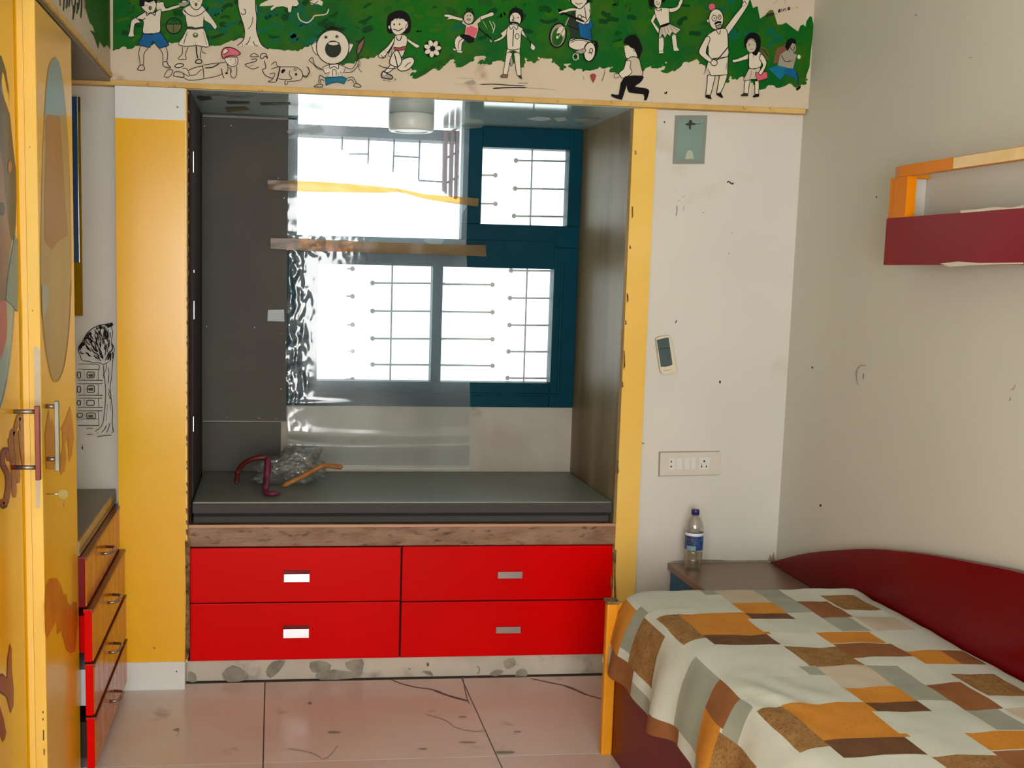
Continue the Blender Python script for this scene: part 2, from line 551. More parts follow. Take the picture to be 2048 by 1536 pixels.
# wall behind the window seat with the window hole
nb = MB().box(NX0 - .02, NX1 + .02, YR, YR + .12, 0, .968).box(NX0 - .02, .05, YR, YR + .12, .968, ZB).box(1.297, NX1 + .02, YR, YR + .12, .968, ZB)
struct(nb.build('wall_niche', 'niche_plaster'))
# lining boards of the niche
struct(box('trim_1', (NX1 - .012, NX1 + .02, YW, YR, .60, ZB), 'board_brown'))
struct(box('trim_2', (NX0 - .02, NX0 + .008, YW, YR, .60, ZB), 'gap_dark'))
nc = struct(box('ceiling_2', (NX0 - .02, NX1 + .02, YS + .01, YR + .12, ZB - .004, ZB + .016), 'niche_ceiling'))
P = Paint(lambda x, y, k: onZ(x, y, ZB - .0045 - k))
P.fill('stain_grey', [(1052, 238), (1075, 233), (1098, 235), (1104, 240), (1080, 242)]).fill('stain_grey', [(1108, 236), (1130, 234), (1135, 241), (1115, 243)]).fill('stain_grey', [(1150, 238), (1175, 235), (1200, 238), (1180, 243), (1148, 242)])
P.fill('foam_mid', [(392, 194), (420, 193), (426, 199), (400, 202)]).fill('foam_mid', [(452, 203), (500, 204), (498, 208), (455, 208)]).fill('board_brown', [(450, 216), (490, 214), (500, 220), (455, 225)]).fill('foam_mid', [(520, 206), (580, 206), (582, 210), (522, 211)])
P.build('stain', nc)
# yellow strips
t3 = struct(MB().box(XL, XR - .012, YS - .008, YS + .05, ZB - .002, ZB + .016).build('trim_3', 'trim_yellow', bevel=.002))
t4 = struct(MB().box(NX1 - .004, 1.394, YW - .012, YW + .01, 0, ZB - .002).build('trim_4', 'strip_yellow'))
P = Paint(lambda x, y, k: onY(x, y, YW - .0125 - k))
for (x, y, h) in ((1272, 412, 26), (1268, 490, 8), (1263, 586, 20), (1257, 640, 10), (1253, 700, 40), (1248, 762, 14), (1243, 920, 30), (1236, 1085, 50), (1233, 1150, 30), (1276, 300, 10)):
    x = 1276.5 - (y - 215) * .0567
    P.fill('plywood_edge', [(x - 2, y), (x + .8, y + 2), (x + random.uniform(0, 2), y + h * .4), (x + 1.6, y + h * .8), (x - 2, y + h)])
P.fill('plywood_edge', [(1228, 1100), (1233, 1100), (1231, 1150), (1233, 1195), (1228, 1198)])
P.build('chipped_edge', t4)

# ------------------------------------------------------------------ left loft over the wardrobe
lo = struct(box('wall_loft', (XL, -.569, -2.6, YS, 2.195, ZC), 'mural_cream'))
P = Paint(lambda x, y, k: onX(x, y, -.569 + .0006 + k))
P.fill('mural_green', [(166, -60), (230, -60), (228, 98), (222, 100), (214, 90), (208, 96), (200, 84), (192, 72), (186, 52), (180, 46), (172, 20)])
P.fill('mural_dark_green', [(180, 60), (188, 72), (194, 90), (197, 98), (199, 84), (194, 66)])
for x, a, b in ((128, -30, 22), (139, -30, 14), (150, -20, 26), (158, -20, 20), (163, -20, 36), (147, 10, 40), (155, 5, 28), (134, -10, 18)):
    P.line(2.2, [(x, a), (x + 1, (a + b) / 2), (x - 1, b)], 'paint_slate')
for x, a, b in ((120, -30, 12), (144, -30, 10), (170, -20, 18)):
    P.line(3, [(x, a), (x + 1, b)], 'paint_brown')
P.build('painted_foliage', lo)
struct(box('trim_5', (-.569, -.562, -2.6, YS - .01, 2.185, 2.2), 'trim_yellow'))
und = struct(box('ceiling_3', (XL, -.569, -2.6, YS, 2.172, 2.195), 'counter_brown'))

# ------------------------------------------------------------------ the mural on the beam
mu = thing('mural', 'painted mural of playing children on green and cream, along the beam above the niche', 'mural', (.7, YS, 2.19))
pl = lambda x, y, k: onY(x, y, YS - .0006 - k)
P = Paint(pl)
G = [(226, -158), (226, 100), (240, 97), (246, 92), (262, 98), (268, 90), (276, 82), (300, 88), (345, 85), (355, 84), (400, 88), (430, 92), (441, 91), (452, 86), (484, 72), (500, 70), (519, 94), (545, 98), (597, 101), (629, 84), (640, 100), (660, 125), (682, 129), (700, 126), (711, 123), (721, 117), (746, 115), (766, 104), (790, 110), (808, 118), (820, 128), (823, 137), (834, 141), (826, 150), (824, 157), (832, 158), (844, 152), (858, 138), (874, 127), (870, 137), (874, 139), (888, 132), (903, 113), (910, 122), (912, 135), (924, 134), (936, 127), (944, 122), (950, 113), (967, 111), (978, 117), (974, 121), (957, 123), (958, 127), (976, 127), (990, 122), (1005, 120), (1022, 128), (1030, 126), (1040, 135), (1048, 135), (1050, 115), (1058, 121), (1065, 123), (1076, 121), (1076, 114), (1088, 117), (1103, 117), (1110, 126), (1124, 139), (1129, 136), (1128, 128), (1142, 127), (1140, 135), (1147, 139), (1158, 137), (1173, 141), (1188, 140), (1197, 132), (1206, 138), (1218, 134), (1226, 133), (1222, 142), (1232, 146), (1247, 150), (1262, 146), (1284, 145), (1292, 136), (1308, 130), (1303, 136), (1316, 137), (1334, 122), (1332, 130), (1326, 144), (1334, 147), (1346, 141), (1358, 137), (1368, 124), (1380, 124), (1394, 118), (1402, 128), (1412, 131), (1430, 140), (1450, 164), (1456, 164), (1460, 152), (1472, 158), (1484, 153), (1500, 160), (1519, 180), (1530, 176), (1540, 168), (1552, 173), (1558, 176), (1570, 172), (1580, 166), (1592, 176), (1600, 170), (1611, 166), (1613, 150), (1619, 134), (1622, 100), (1628, 55), (1624, 34), (1620, 32), (1613, 42), (1611, 54), (1607, 49), (1601, 51), (1596, 63), (1586, 56), (1572, 45), (1564, 49), (1555, 49), (1547, 22), (1540, 20), (1531, 30), (1520, 37), (1515, 12), (1506, 16), (1480, -70), (1470, -135)]
P.fill('mural_green', G)
P.line(9, [(826, 154), (846, 146), (862, 135), (884, 122)], 'mural_dark_green')
P.line(7, [(874, 135), (892, 124), (905, 108)], 'mural_dark_green')
P.fill('paint_slate', [(1531, 30), (1547, 24), (1548, 30), (1532, 35)])
P.fill('paint_olive', [(1531, 28), (1540, 20), (1546, 20), (1547, 25)])
rg = random.Random(11)
low = [p for p in G if p[1] > 60 and p[0] < 1615]
for (a, b) in zip(low, low[1:]):
    n = max(1, int(math.hypot(b[0] - a[0], b[1] - a[1]) / 7))
    for i in range(n):
        t = (i + rg.random()) / n
        x, y = a[0] + (b[0] - a[0]) * t, a[1] + (b[1] - a[1]) * t
        rx = rg.uniform(2.5, 6.5)
        P.k = .2 + (len(P.mb.f) % 17) * .15
        P.ell('mural_green' if rg.random() < .75 else 'mural_dark_green', x + rg.uniform(-2, 2), y - rg.uniform(0, 3), rx, rx * rg.uniform(.35, .7), rg.uniform(-.9, .3), 9)
for i in range(520):   # loose brush dabs over the green
    x, y = rg.uniform(240, 1615), rg.uniform(-20, 108)
    if y > 92 - abs(math.sin(x * .01)) * 14 or x > 1490 and y < 62: continue
    w = rg.uniform(10, 30)
    P.k = .2 + (i % 23) * .11
    teal = 370 < x < 470 or 500 < x < 650 or 1410 < x < 1620 or 900 < x < 980 and y > 50
    cs = ['mural_teal'] * 5 + ['mural_green', 'mural_deep'] if teal else ['mural_green'] * 3 + ['mural_dark_green', 'mural_deep', 'mural_leaf']
    dy = rg.uniform(-14, 6)
    P.line(rg.uniform(5, 13), [(x - w / 2, y - dy / 2), (x, y + rg.uniform(-5, 4)), (x + w / 2, y + dy / 2)], rg.choice(cs))
P.build('painted_meadow', mu)
P = Paint(pl, start=3)
for (x, y, r) in ((1585, 10, 0),):
    P.t = (1500, 0, 15.75)
    P.ring(34, 925, 345, 22, 42, tilt=.2).line(34, [(985, 270), (1000, 365)]).line(26, [(1080, 262), (1060, 310), (1030, 360)]).line(34, [(1105, 255), (1130, 345)])
    P.ring(30, 1225, 270, 28, 40, tilt=.3).line(18, [(1200, 280), (1250, 262)])
    P.line(9, [(1310, 245), (1330, 250), (1330, 272)], 'paint_grey').line(10, [(1395, 230), (1385, 270)]).line(14, [(1480, 200), (1478, 225), (1465, 250)]).ell('paint_black', 820, 440, 15, 15)
    P.line(6, [(715, 130), (800, 70), (890, 0)], 'paint_olive').line(6, [(1095, -20), (1105, 60), (1130, 140)], 'paint_olive').line(8, [(480, 330), (600, 270), (640, 190)], 'paint_grey')
P.build('painted_signature', mu)
P = Paint(pl, (880, 0, 5.12), 2)
P.line(5, [(170, 798), (350, 806)], 'paint_grey').line(7, [(410, 865), (560, 862), (700, 872), (870, 880)]).line(6, [(800, 850), (900, 851)]).line(9, [(540, 905), (700, 897), (890, 897)]).line(4, [(890, 900), (1000, 905), (1180, 918)], 'paint_grey').line(4, [(150, 862), (410, 867)], 'paint_grey')
P.fill('paint_grey', [(240, 850), (340, 815), (370, 850), (340, 862)])
P.fill('paint_red', [(1535, 775), (1550, 755), (1580, 753), (1602, 772), (1590, 810), (1568, 852), (1548, 815)])
P.line(5, [(1690, 710), (1680, 770), (1655, 835)], 'paint_olive').line(6, [(1465, 780), (1476, 822)], 'paint_olive')
P.build('painted_ground_marks', mu)

E_, F_, G_, H_ = (230, 0, 5.12), (600, 0, 5.12), (880, 0, 5.12), (1250, 0, 5.12)
C = 'paint_pale'; K = 'paint_black'
# boy in blue shorts
P = Paint(pl, E_, 4)
P.shape(C, 5, [(415, 30), (500, 22), (520, 85), (600, 60), (680, 42), (690, 5), (740, 12), (725, 50), (650, 78), (560, 105), (440, 118)])
P.shape(C, 5, [(222, 180), (262, 228), (205, 245), (192, 335), (196, 372), (135, 372), (150, 320), (168, 212)])
P.shape(C, 6, [(318, 115), (400, 130), (470, 95), (465, 220), (458, 330), (370, 345), (285, 335), (292, 235), (272, 200), (235, 195), (222, 178)])
P.shape(C, 5, [(262, 40), (270, 70), (300, 108), (350, 140), (395, 122), (420, 70), (415, 5), (330, -12), (262, -10)])
P.fill(K, [(250, -12), (250, 60), (268, 66), (300, 62), (305, 15), (350, 28), (400, 6), (418, 40), (428, 30), (425, -12)])
P.line(7, [(318, 118), (328, 160), (365, 128), (408, 158), (415, 112)]).line(5, [(305, 58), (335, 52)]).line(5, [(365, 32), (395, 20)]).ell('paint_olive', 360, 82, 13, 19).ring(4, 360, 82, 13, 19)
P.line(6, [(235, 205), (270, 210), (312, 185)]).line(5, [(500, 30), (505, 60), (530, 85)])
P.shape('paint_blue', 5, [(285, 345), (370, 352), (465, 332), (510, 395), (555, 460), (500, 482), (450, 493), (415, 450), (385, 420), (358, 485), (300, 475), (237, 458), (262, 400)], 2)
P.line(5, [(262, 470), (242, 540), (250, 600), (258, 662)]).line(5, [(342, 490), (298, 548), (294, 610), (290, 662)]).line(5, [(257, 664), (292, 662)]).line(6, [(228, 712), (245, 682), (258, 668), (290, 668), (302, 712), (265, 722), (228, 712)])
P.line(5, [(452, 492), (488, 552), (490, 630)]).line(5, [(520, 475), (540, 552), (530, 632)]).line(6, [(490, 635), (528, 632), (545, 665), (570, 692), (530, 692), (492, 670), (490, 635)])
P.build('painted_boy', mu)
# girl in a skirt
P = Paint(pl, E_, 6)
P.shape(C, 5, [(900, 105), (935, 112), (1000, 195), (1045, 268), (1020, 300), (975, 245), (905, 195)])
P.fill(C, [(700, 90), (770, 55), (830, 105), (890, 60), (930, 105), (908, 185), (905, 285), (740, 285), (722, 170), (690, 118)])
P.shape(C, 6, [(755, -12), (768, 40), (785, 75), (828, 100), (865, 85), (886, 50), (892, -12)])
P.line(6, [(690, 95), (760, 152), (820, 165), (880, 145), (930, 98)]).line(5, [(718, 140), (728, 220), (742, 280)]).line(5, [(912, 170), (906, 230), (906, 285)]).ell('paint_olive', 830, 45, 10, 16).ring(4, 830, 45, 10, 16).line(4, [(790, 15), (812, 10)]).line(4, [(845, 12), (868, 10)])
P.fill('paint_grey', [(650, 35), (735, 15), (760, 30), (720, 60), (665, 68)]).line(4, [(660, 62), (700, 80), (720, 110), (735, 135)])
P.shape(C, 6, [(738, 292), (820, 300), (905, 290), (940, 380), (965, 475), (900, 478), (830, 465), (740, 475), (648, 455), (690, 385)], 2)
P.line(15, [(735, 283), (790, 282), (820, 294), (870, 286), (908, 280)], 'paint_slate')
P.line(5, [(742, 325), (720, 390), (702, 450)]).line(4, [(818, 420), (825, 465)]).line(5, [(905, 330), (940, 460)]).ell('paint_olive', 824, 360, 27, 26).ell(C, 824, 352, 12, 10)
P.line(5, [(690, 478), (690, 535), (682, 560), (645, 602), (690, 612), (730, 605), (722, 570), (730, 530), (750, 482)]).line(9, [(832, 470), (836, 540), (848, 600)]).line(5, [(890, 472), (878, 540), (878, 600)]).line(5, [(890, 520), (905, 540), (935, 545)])
P.line(8, [(820, 640), (840, 612), (880, 612), (888, 642), (850, 650), (820, 640)])
P.build('painted_girl', mu)
P = Paint(pl, E_, 8)
P.ell('paint_olive', 603, 265, 78, 80).fill('mural_dark_green', [(527, 250), (540, 215), (600, 186), (660, 210), (680, 250), (600, 246)]).ring(8, 603, 265, 79, 81).line(5, [(530, 250), (600, 246), (678, 250)]).line(4, [(600, 248), (598, 300), (600, 342)]).line(4, [(580, 215), (600, 200), (620, 215), (640, 205)])
P.build('painted_ball', mu)
P = Paint(pl, E_, 10)
P.fill(C, [(1255, -12), (1440, -12), (1452, 120), (1452, 300), (1475, 400), (1500, 460), (1575, 505), (1470, 480), (1400, 470), (1310, 475), (1250, 470), (1315, 410), (1325, 300), (1285, 160), (1258, 60)])
P.line(7, [(1258, -12), (1262, 70), (1285, 165), (1325, 300), (1316, 405), (1250, 470)]).line(7, [(1438, -12), (1442, 100), (1452, 180), (1448, 300), (1475, 400), (1510, 465), (1575, 505)])
P.line(6, [(1288, 132), (1310, 150), (1335, 138), (1335, 105), (1318, 92)]).line(5, [(1412, 170), (1405, 230), (1385, 275), (1360, 300)]).line(5, [(1300, 440), (1308, 478)]).line(5, [(1340, 462), (1365, 430), (1388, 375)]).line(5, [(1418, 420), (1430, 460), (1470, 472)]).line(4, [(1335, 440), (1350, 465)])
P.build('painted_tree', mu)
P = Paint(pl, E_, 12)
P.fill(C, [(1490, 40), (1540, 15), (1600, -12), (1860, -12), (1882, 40), (1860, 64), (1812, 60), (1800, 125), (1775, 120), (1770, 80), (1720, 62), (1650, 72), (1600, 108), (1592, 88), (1630, 55), (1560, 60), (1480, 62)])
P.line(9, [(1872, 130), (1880, 180), (1910, 215), (1970, 232), (2020, 195), (2048, 160), (2160, 145), (2190, 90)], 'mural_cream')
P.fill(C, [(1995, 10), (2080, -12), (2130, 20), (2120, 60), (2070, 40), (2010, 48)]).line(6, [(2000, 20), (2040, 40), (2080, 10)])
P.build('painted_foliage', mu)
P = Paint(pl, E_, 14)
P.shape(C, 7, [(610, 680), (640, 655), (700, 658), (690, 680), (640, 694)]).line(5, [(500, 785), (540, 718), (590, 720), (575, 765), (545, 792), (500, 785)]).line(6, [(598, 770), (620, 735), (690, 745), (702, 790), (610, 780), (598, 770)])
P.line(5, [(690, 700), (735, 705), (762, 780), (680, 740)]).line(5, [(702, 790), (750, 820), (840, 818), (910, 806), (1050, 778), (1095, 755)]).line(6, [(750, 722), (810, 695), (882, 678), (900, 690), (912, 805)]).line(5, [(762, 772), (825, 765), (858, 735), (892, 708)])
P.line(5, [(890, 668), (980, 655), (1060, 645), (1130, 638)]).line(8, [(920, 696), (1000, 688), (1070, 650)]).line(6, [(1092, 700), (1100, 760), (1118, 802)])
P.shape(C, 5, [(1118, 590), (1140, 640), (1185, 678), (1240, 672), (1258, 630), (1240, 580)])
P.shape('paint_pink', 7, [(1090, 560), (1100, 515), (1130, 488), (1180, 486), (1235, 505), (1285, 548), (1250, 568), (1190, 568), (1140, 580), (1108, 602)]).fill('paint_brown', [(1122, 600), (1150, 578), (1200, 568), (1265, 562), (1245, 592), (1180, 590)]).line(5, [(1130, 495), (1165, 525), (1110, 560)]).fill(C, [(1135, 497), (1160, 524), (1112, 552), (1110, 520)])
P.line(5, [(1190, 690), (1182, 740), (1195, 790), (1230, 796), (1248, 740), (1245, 680)]).line(5, [(1150, 655), (1158, 700), (1145, 745)]).line(4, [(1165, 690), (1192, 720), (1190, 750)]).ell(K, 1142, 750, 13, 11).line(4, [(1200, 655), (1225, 662)]).ell(K, 1185, 612, 5, 5).line(4, [(1230, 600), (1240, 640), (1222, 650)])
P.build('painted_lying_boy', mu)
P = Paint(pl, E_, 14)
P.line(6, [(1328, 662), (1395, 640), (1440, 628), (1450, 605), (1392, 608)]).line(5, [(1330, 665), (1365, 690), (1415, 706), (1475, 686)]).line(5, [(1370, 680), (1420, 665)]).line(5, [(1382, 572), (1420, 544), (1440, 552), (1470, 578), (1400, 582), (1382, 572)]).line(6, [(1485, 592), (1500, 552), (1545, 550), (1562, 600), (1540, 575), (1510, 600), (1485, 592)])
P.line(6, [(1528, 618), (1542, 670), (1542, 700), (1510, 716), (1545, 775), (1620, 805)]).line(9, [(1690, 678), (1675, 760), (1650, 838)]).line(5, [(1598, 665), (1642, 632), (1660, 672), (1690, 682), (1780, 685), (1860, 690), (1915, 735), (1920, 790), (1885, 825), (1770, 832)])
P.line(5, [(1600, 705), (1650, 690), (1690, 680)]).line(5, [(1672, 806), (1740, 815), (1812, 806), (1785, 765), (1790, 720)]).line(5, [(1645, 842), (1566, 838), (1610, 812), (1638, 750), (1580, 758)]).line(5, [(1772, 830), (1762, 862), (1740, 862), (1748, 820)]).line(7, [(1918, 770), (1962, 782), (1990, 740), (1982, 700), (1965, 680)]).line(4, [(1920, 780), (1955, 795), (1978, 780)])
P.fill(K, [(1706, 718), (1728, 705), (1748, 718), (1720, 752), (1702, 748)]).ell('paint_slate', 1854, 762, 13, 14).ring(4, 1846, 712, 14, 8)
P.build('painted_dog', mu)
# shouting boy with ice cream
P = Paint(pl, F_, 4)
P.shape(C, 5, [(172, 430), (125, 452), (128, 500), (150, 540), (182, 558)]).shape(C, 5, [(495, 450), (545, 450), (535, 490), (500, 545)])
P.ell(C, 335, 482, 168, 176).ring(7, 335, 482, 168, 176)
for a in ((245, 320, 270, 268), (275, 305, 300, 288), (300, 300, 320, 262), (335, 300, 350, 262), (360, 300, 392, 262), (385, 300, 440, 275), (400, 310, 468, 285), (240, 330, 255, 300), (420, 318, 455, 305)):
    P.line(11, [a[:2], a[2:]], K, 1)
P.fill(K, [(265, 290), (330, 268), (400, 290), (405, 305), (330, 296), (270, 306)])
P.ell('paint_grey', 265, 380, 20, 16).ell('paint_slate', 266, 382, 11, 15).ell('paint_grey', 380, 374, 20, 16).ell('paint_slate', 376, 375, 11, 14)
P.ell('paint_slate', 339, 502, 78, 82).ell(C, 345, 446, 58, 20).ring(5, 339, 502, 79, 83).ring(4, 345, 446, 58, 20)
P.shape(C, 5, [(300, 660), (232, 690), (240, 720), (260, 755), (302, 738), (285, 790), (432, 786), (412, 732), (445, 745), (466, 692), (392, 655)], 1)
P.line(6, [(300, 662), (308, 700), (350, 680), (392, 705), (396, 655)]).line(5, [(335, 778), (333, 722), (350, 712), (368, 722), (372, 772)]).line(4, [(250, 705), (290, 690)]).line(4, [(415, 700), (455, 712)]).line(4, [(388, 735), (400, 775)])
P.shape('paint_teal', 5, [(260, 792), (340, 790), (432, 782), (482, 805), (452, 860), (385, 840), (330, 850), (266, 875)], 1)
P.line(6, [(258, 802), (205, 772), (195, 820), (192, 850)]).line(5, [(250, 832), (216, 812), (210, 855)]).line(6, [(148, 882), (190, 862), (228, 868), (226, 890), (150, 890), (148, 882)]).line(5, [(480, 802), (535, 788), (562, 820), (582, 862)]).line(5, [(482, 830), (530, 815), (552, 852)]).line(6, [(545, 882), (575, 852), (626, 882), (600, 894), (545, 882)])
P.line(5, [(232, 716), (180, 700), (130, 650), (95, 618), (128, 588), (142, 640), (168, 680), (230, 708)]).line(5, [(466, 690), (530, 705), (570, 655), (585, 600), (592, 560)]).line(5, [(445, 742), (530, 736), (580, 690), (602, 655)])
P.shape('paint_brown', 6, [(580, 545), (590, 470), (620, 428), (656, 395), (652, 450), (620, 525), (590, 562)], 2).line(4, [(600, 560), (596, 690), (640, 742)]).line(5, [(604, 610), (615, 640), (610, 690)], 'paint_olive')
P.build('painted_shouting_boy', mu)
# girl kicking
P = Paint(pl, F_, 6)
P.shape(K, 3, [(890, 270), (893, 190), (925, 140), (1000, 108), (1070, 120), (1118, 165), (1138, 250), (1125, 320), (1085, 345), (1000, 330), (925, 345), (895, 315)])
P.shape(C, 5, [(925, 260), (945, 200), (1015, 185), (1085, 205), (1105, 255), (1072, 320), (1002, 362), (950, 330)])
P.fill(K, [(930, 215), (950, 165), (1080, 165), (1105, 225), (1075, 214), (1055, 172), (1022, 202), (1016, 168), (990, 204), (986, 172), (952, 212)])
P.ell(K, 965, 250, 7, 11).ell(K, 1020, 248, 7, 11).line(7, [(950, 302), (975, 302), (1000, 315), (1030, 305), (1050, 288)]).shape(C, 4, [(918, 255), (902, 270), (912, 298), (926, 290)]).shape(C, 4, [(1090, 250), (1108, 245), (1100, 285), (1080, 292)])
P.shape(C, 5, [(968, 372), (1015, 355), (1078, 362), (1100, 405), (1082, 490), (1040, 590), (950, 590), (905, 560), (960, 450)])
P.shape(C, 6, [(968, 375), (905, 465), (845, 520), (805, 560), (815, 590), (870, 590), (885, 555), (960, 440)]).line(5, [(860, 510), (905, 540)]).line(5, [(830, 560), (850, 590), (868, 570), (880, 588)])
P.line(7, [(985, 378), (1000, 408), (1025, 412), (1045, 362)]).shape('paint_red', 4, [(960, 480), (1020, 488), (1080, 470), (1082, 505), (1020, 518), (962, 510)], 2)
P.shape(C, 4, [(1105, 395), (1160, 432), (1225, 470), (1195, 490), (1150, 460), (1100, 420)])
P.shape(C, 7, [(1005, 680), (1040, 620), (1100, 590), (1150, 588), (1172, 635), (1120, 705), (1045, 728), (1000, 705)]).line(6, [(1070, 690), (1110, 650), (1135, 640)])
P.shape(C, 6, [(930, 655), (985, 668), (920, 735), (880, 742), (870, 725), (915, 680)])
P.shape(C, 7, [(940, 560), (975, 520), (1010, 530), (1042, 625), (1000, 685), (918, 650)]).line(8, [(965, 545), (985, 620), (1000, 685)]).line(5, [(905, 530), (945, 500), (930, 560)])
P.shape('paint_grey', 8, [(832, 770), (850, 730), (882, 748), (942, 778), (940, 808), (890, 805), (842, 795)]).fill(C, [(845, 760), (855, 738), (885, 755), (860, 775)])
P.line(6, [(805, 665), (850, 688), (920, 700), (985, 702)]).line(5, [(845, 818), (875, 825)]).line(5, [(890, 826), (930, 834)]).line(4, [(1095, 752), (1118, 748)]).fill('paint_olive', [(960, 800), (988, 812), (965, 830), (972, 812)])
P.build('painted_kicking_girl', mu)
P = Paint(pl, F_, 6)
P.ell(K, 1357, 500, 92, 90)
for i in range(7):
    a = 2 * pi * i / 7 - 1.9
    P.ell(C, 1357 + 57 * cos(a), 498 + 57 * sin(a), 31, 22, a)
P.build('painted_football', mu)
# girl on a swing
P = Paint(pl, G_, 4)
P.line(11, [(395, 285), (455, 340), (520, 392), (575, 462)]).line(4, [(440, 215), (480, 290)], C).line(5, [(505, 210), (530, 260), (548, 310)], C).line(5, [(540, 220), (562, 270), (540, 340)], C)
P.shape(C, 4, [(235, 190), (150, 165), (90, 148), (48, 150), (45, 170), (90, 180), (60, 205), (130, 195), (222, 215)]).shape(C, 4, [(405, 168), (470, 148), (530, 124), (552, 140), (540, 162), (480, 180), (415, 205)])
P.shape(C, 5, [(200, 360), (262, 398), (228, 440), (218, 520), (190, 530), (160, 500), (150, 430), (165, 385)]).line(5, [(235, 395), (195, 430), (185, 505)]).shape(C, 3, [(170, 520), (220, 518), (228, 540), (180, 538)]).shape(C, 3, [(135, 490), (165, 508), (160, 520), (135, 512)])
P.shape('mural_cream', 5, [(238, 190), (270, 238), (330, 246), (380, 195), (412, 170), (418, 222), (388, 240), (395, 300), (365, 395), (250, 350), (265, 260), (222, 240)], 1)
P.fill('paint_pink', [(270, 282), (320, 264), (387, 292), (376, 342), (350, 388), (255, 338)])
P.fill(K, [(250, 348), (300, 360), (352, 392), (345, 430), (300, 445), (255, 412), (200, 372), (215, 352)])
P.ell('cloth_beige', 295, 185, 52, 62).ring(7, 295, 185, 54, 64).line(8, [(250, 150), (270, 122), (285, 80), (298, 112), (318, 90), (335, 125), (350, 155)]).ell(K, 282, 160, 5, 7).ell(K, 312, 158, 5, 7).line(4, [(275, 200), (290, 192), (312, 200), (295, 208), (275, 200)])
P.build('painted_swinging_girl', mu)
# man with moustache
P = Paint(pl, G_, 6)
P.shape(C, 5, [(690, 282), (650, 318), (620, 345), (638, 368), (600, 392), (555, 412), (510, 395), (515, 430), (560, 432), (640, 398), (692, 335)], 2)
P.shape(C, 5, [(818, 272), (850, 310), (880, 370), (925, 425), (950, 450), (978, 482), (960, 518), (925, 490), (932, 440), (880, 385), (830, 345)], 2).line(4, [(860, 365), (890, 365)])
P.fill('mural_dark_green', [(510, 400), (545, 398), (580, 460), (560, 462)])
P.shape(C, 5, [(680, 535), (740, 545), (712, 650), (690, 762), (648, 762), (665, 640)], 2).shape(C, 5, [(755, 545), (816, 540), (822, 650), (830, 770), (790, 772), (770, 650)], 2).shape('paint_grey', 4, [(735, 575), (748, 640), (728, 680), (715, 625)], 2)
P.shape(C, 5, [(690, 280), (720, 250), (790, 258), (850, 292), (832, 330), (828, 420), (815, 545), (745, 520), (678, 545), (690, 490), (680, 340)], 1)
P.line(7, [(755, 300), (748, 400), (745, 480)]).ring(5, 790, 372, 19, 28).line(5, [(680, 498), (740, 510), (818, 500)]).line(4, [(690, 545), (742, 512), (812, 548)]).line(5, [(705, 262), (730, 300), (755, 272), (785, 305), (800, 262)])
P.fill(K, [(700, 180), (712, 115), (745, 82), (790, 78), (845, 105), (858, 160), (845, 220), (800, 262), (760, 262), (712, 240)])
P.ell(C, 772, 195, 56, 66).line(5, [(728, 150), (752, 158)]).line(5, [(785, 180), (805, 182), (802, 168)]).line(6, [(745, 165), (758, 190), (738, 205), (760, 212)]).line(16, [(722, 232), (765, 232), (808, 244)], K, 3).line(5, [(745, 250), (790, 255)])
P.fill('paint_brown', [(620, 778), (648, 758), (696, 764), (692, 796), (622, 794)]).line(4, [(620, 778), (648, 758), (696, 764), (692, 796), (622, 794)], sub=1, closed=True).fill('paint_slate', [(792, 772), (832, 770), (844, 815), (818, 802)])
P.build('painted_man', mu)
# scooter rider
P = Paint(pl, G_, 6)
P.fill('paint_slate', [(1310, 248), (1340, 140), (1400, 95), (1422, 372), (1340, 385)])
P.line(8, [(1305, 262), (1360, 285), (1420, 305)])
P.shape(C, 4, [(1395, 85), (1340, 82), (1245, 112), (1212, 128), (1240, 142), (1330, 115), (1395, 108)], 2)
P.fill(C, [(1388, 95), (1480, 55), (1530, 25), (1545, 140), (1522, 245), (1480, 252), (1390, 212)]).line(5, [(1388, 100), (1386, 160), (1392, 212)]).line(6, [(1480, 70), (1490, 140), (1500, 200)]).line(6, [(1530, 95), (1540, 150), (1520, 200), (1480, 240)]).ring(6, 1432, 172, 20, 20).line(6, [(1450, 170), (1490, 180), (1505, 210)])
P.shape('paint_blue', 4, [(1415, 230), (1470, 250), (1522, 240), (1540, 190), (1572, 258), (1542, 305), (1556, 412), (1500, 405), (1432, 372)], 1)
P.shape(C, 7, [(1325, -12), (1350, 35), (1395, 72), (1425, 90), (1465, 70), (1510, -12)], 2).line(5, [(1382, 32), (1420, 42), (1462, 30)]).fill(K, [(1322, -12), (1340, 25), (1350, 15), (1340, -12)]).fill(K, [(1540, 10), (1505, 20), (1500, -12), (1545, -12)])
P.line(16, [(1232, 152), (1268, 136), (1340, 165), (1480, 222)]).line(12, [(1322, 178), (1300, 225), (1285, 262)], 'paint_grey').line(5, [(1330, 180), (1308, 228), (1295, 262)])
P.ell('paint_grey', 1208, 362, 80, 122, .18).ell('mural_green', 1203, 378, 58, 96, .18).ell(C, 1238, 330, 40, 60, .3).ell('mural_dark_green', 1212, 400, 42, 62, .2).ring(11, 1208, 362, 82, 124, tilt=.18).line(10, [(1280, 275), (1240, 340), (1205, 395)], 'paint_grey').ell(C, 1200, 382, 10, 16)
P.shape(C, 7, [(1318, 445), (1330, 405), (1390, 388), (1480, 398), (1560, 425), (1595, 450), (1560, 490), (1480, 505), (1390, 512), (1325, 480)]).line(8, [(1330, 422), (1400, 396), (1500, 405), (1555, 420)]).line(5, [(1335, 440), (1400, 412), (1490, 420), (1545, 440)])
P.fill(K, [(1570, 415), (1608, 420), (1625, 470), (1600, 560), (1575, 600), (1600, 500)])
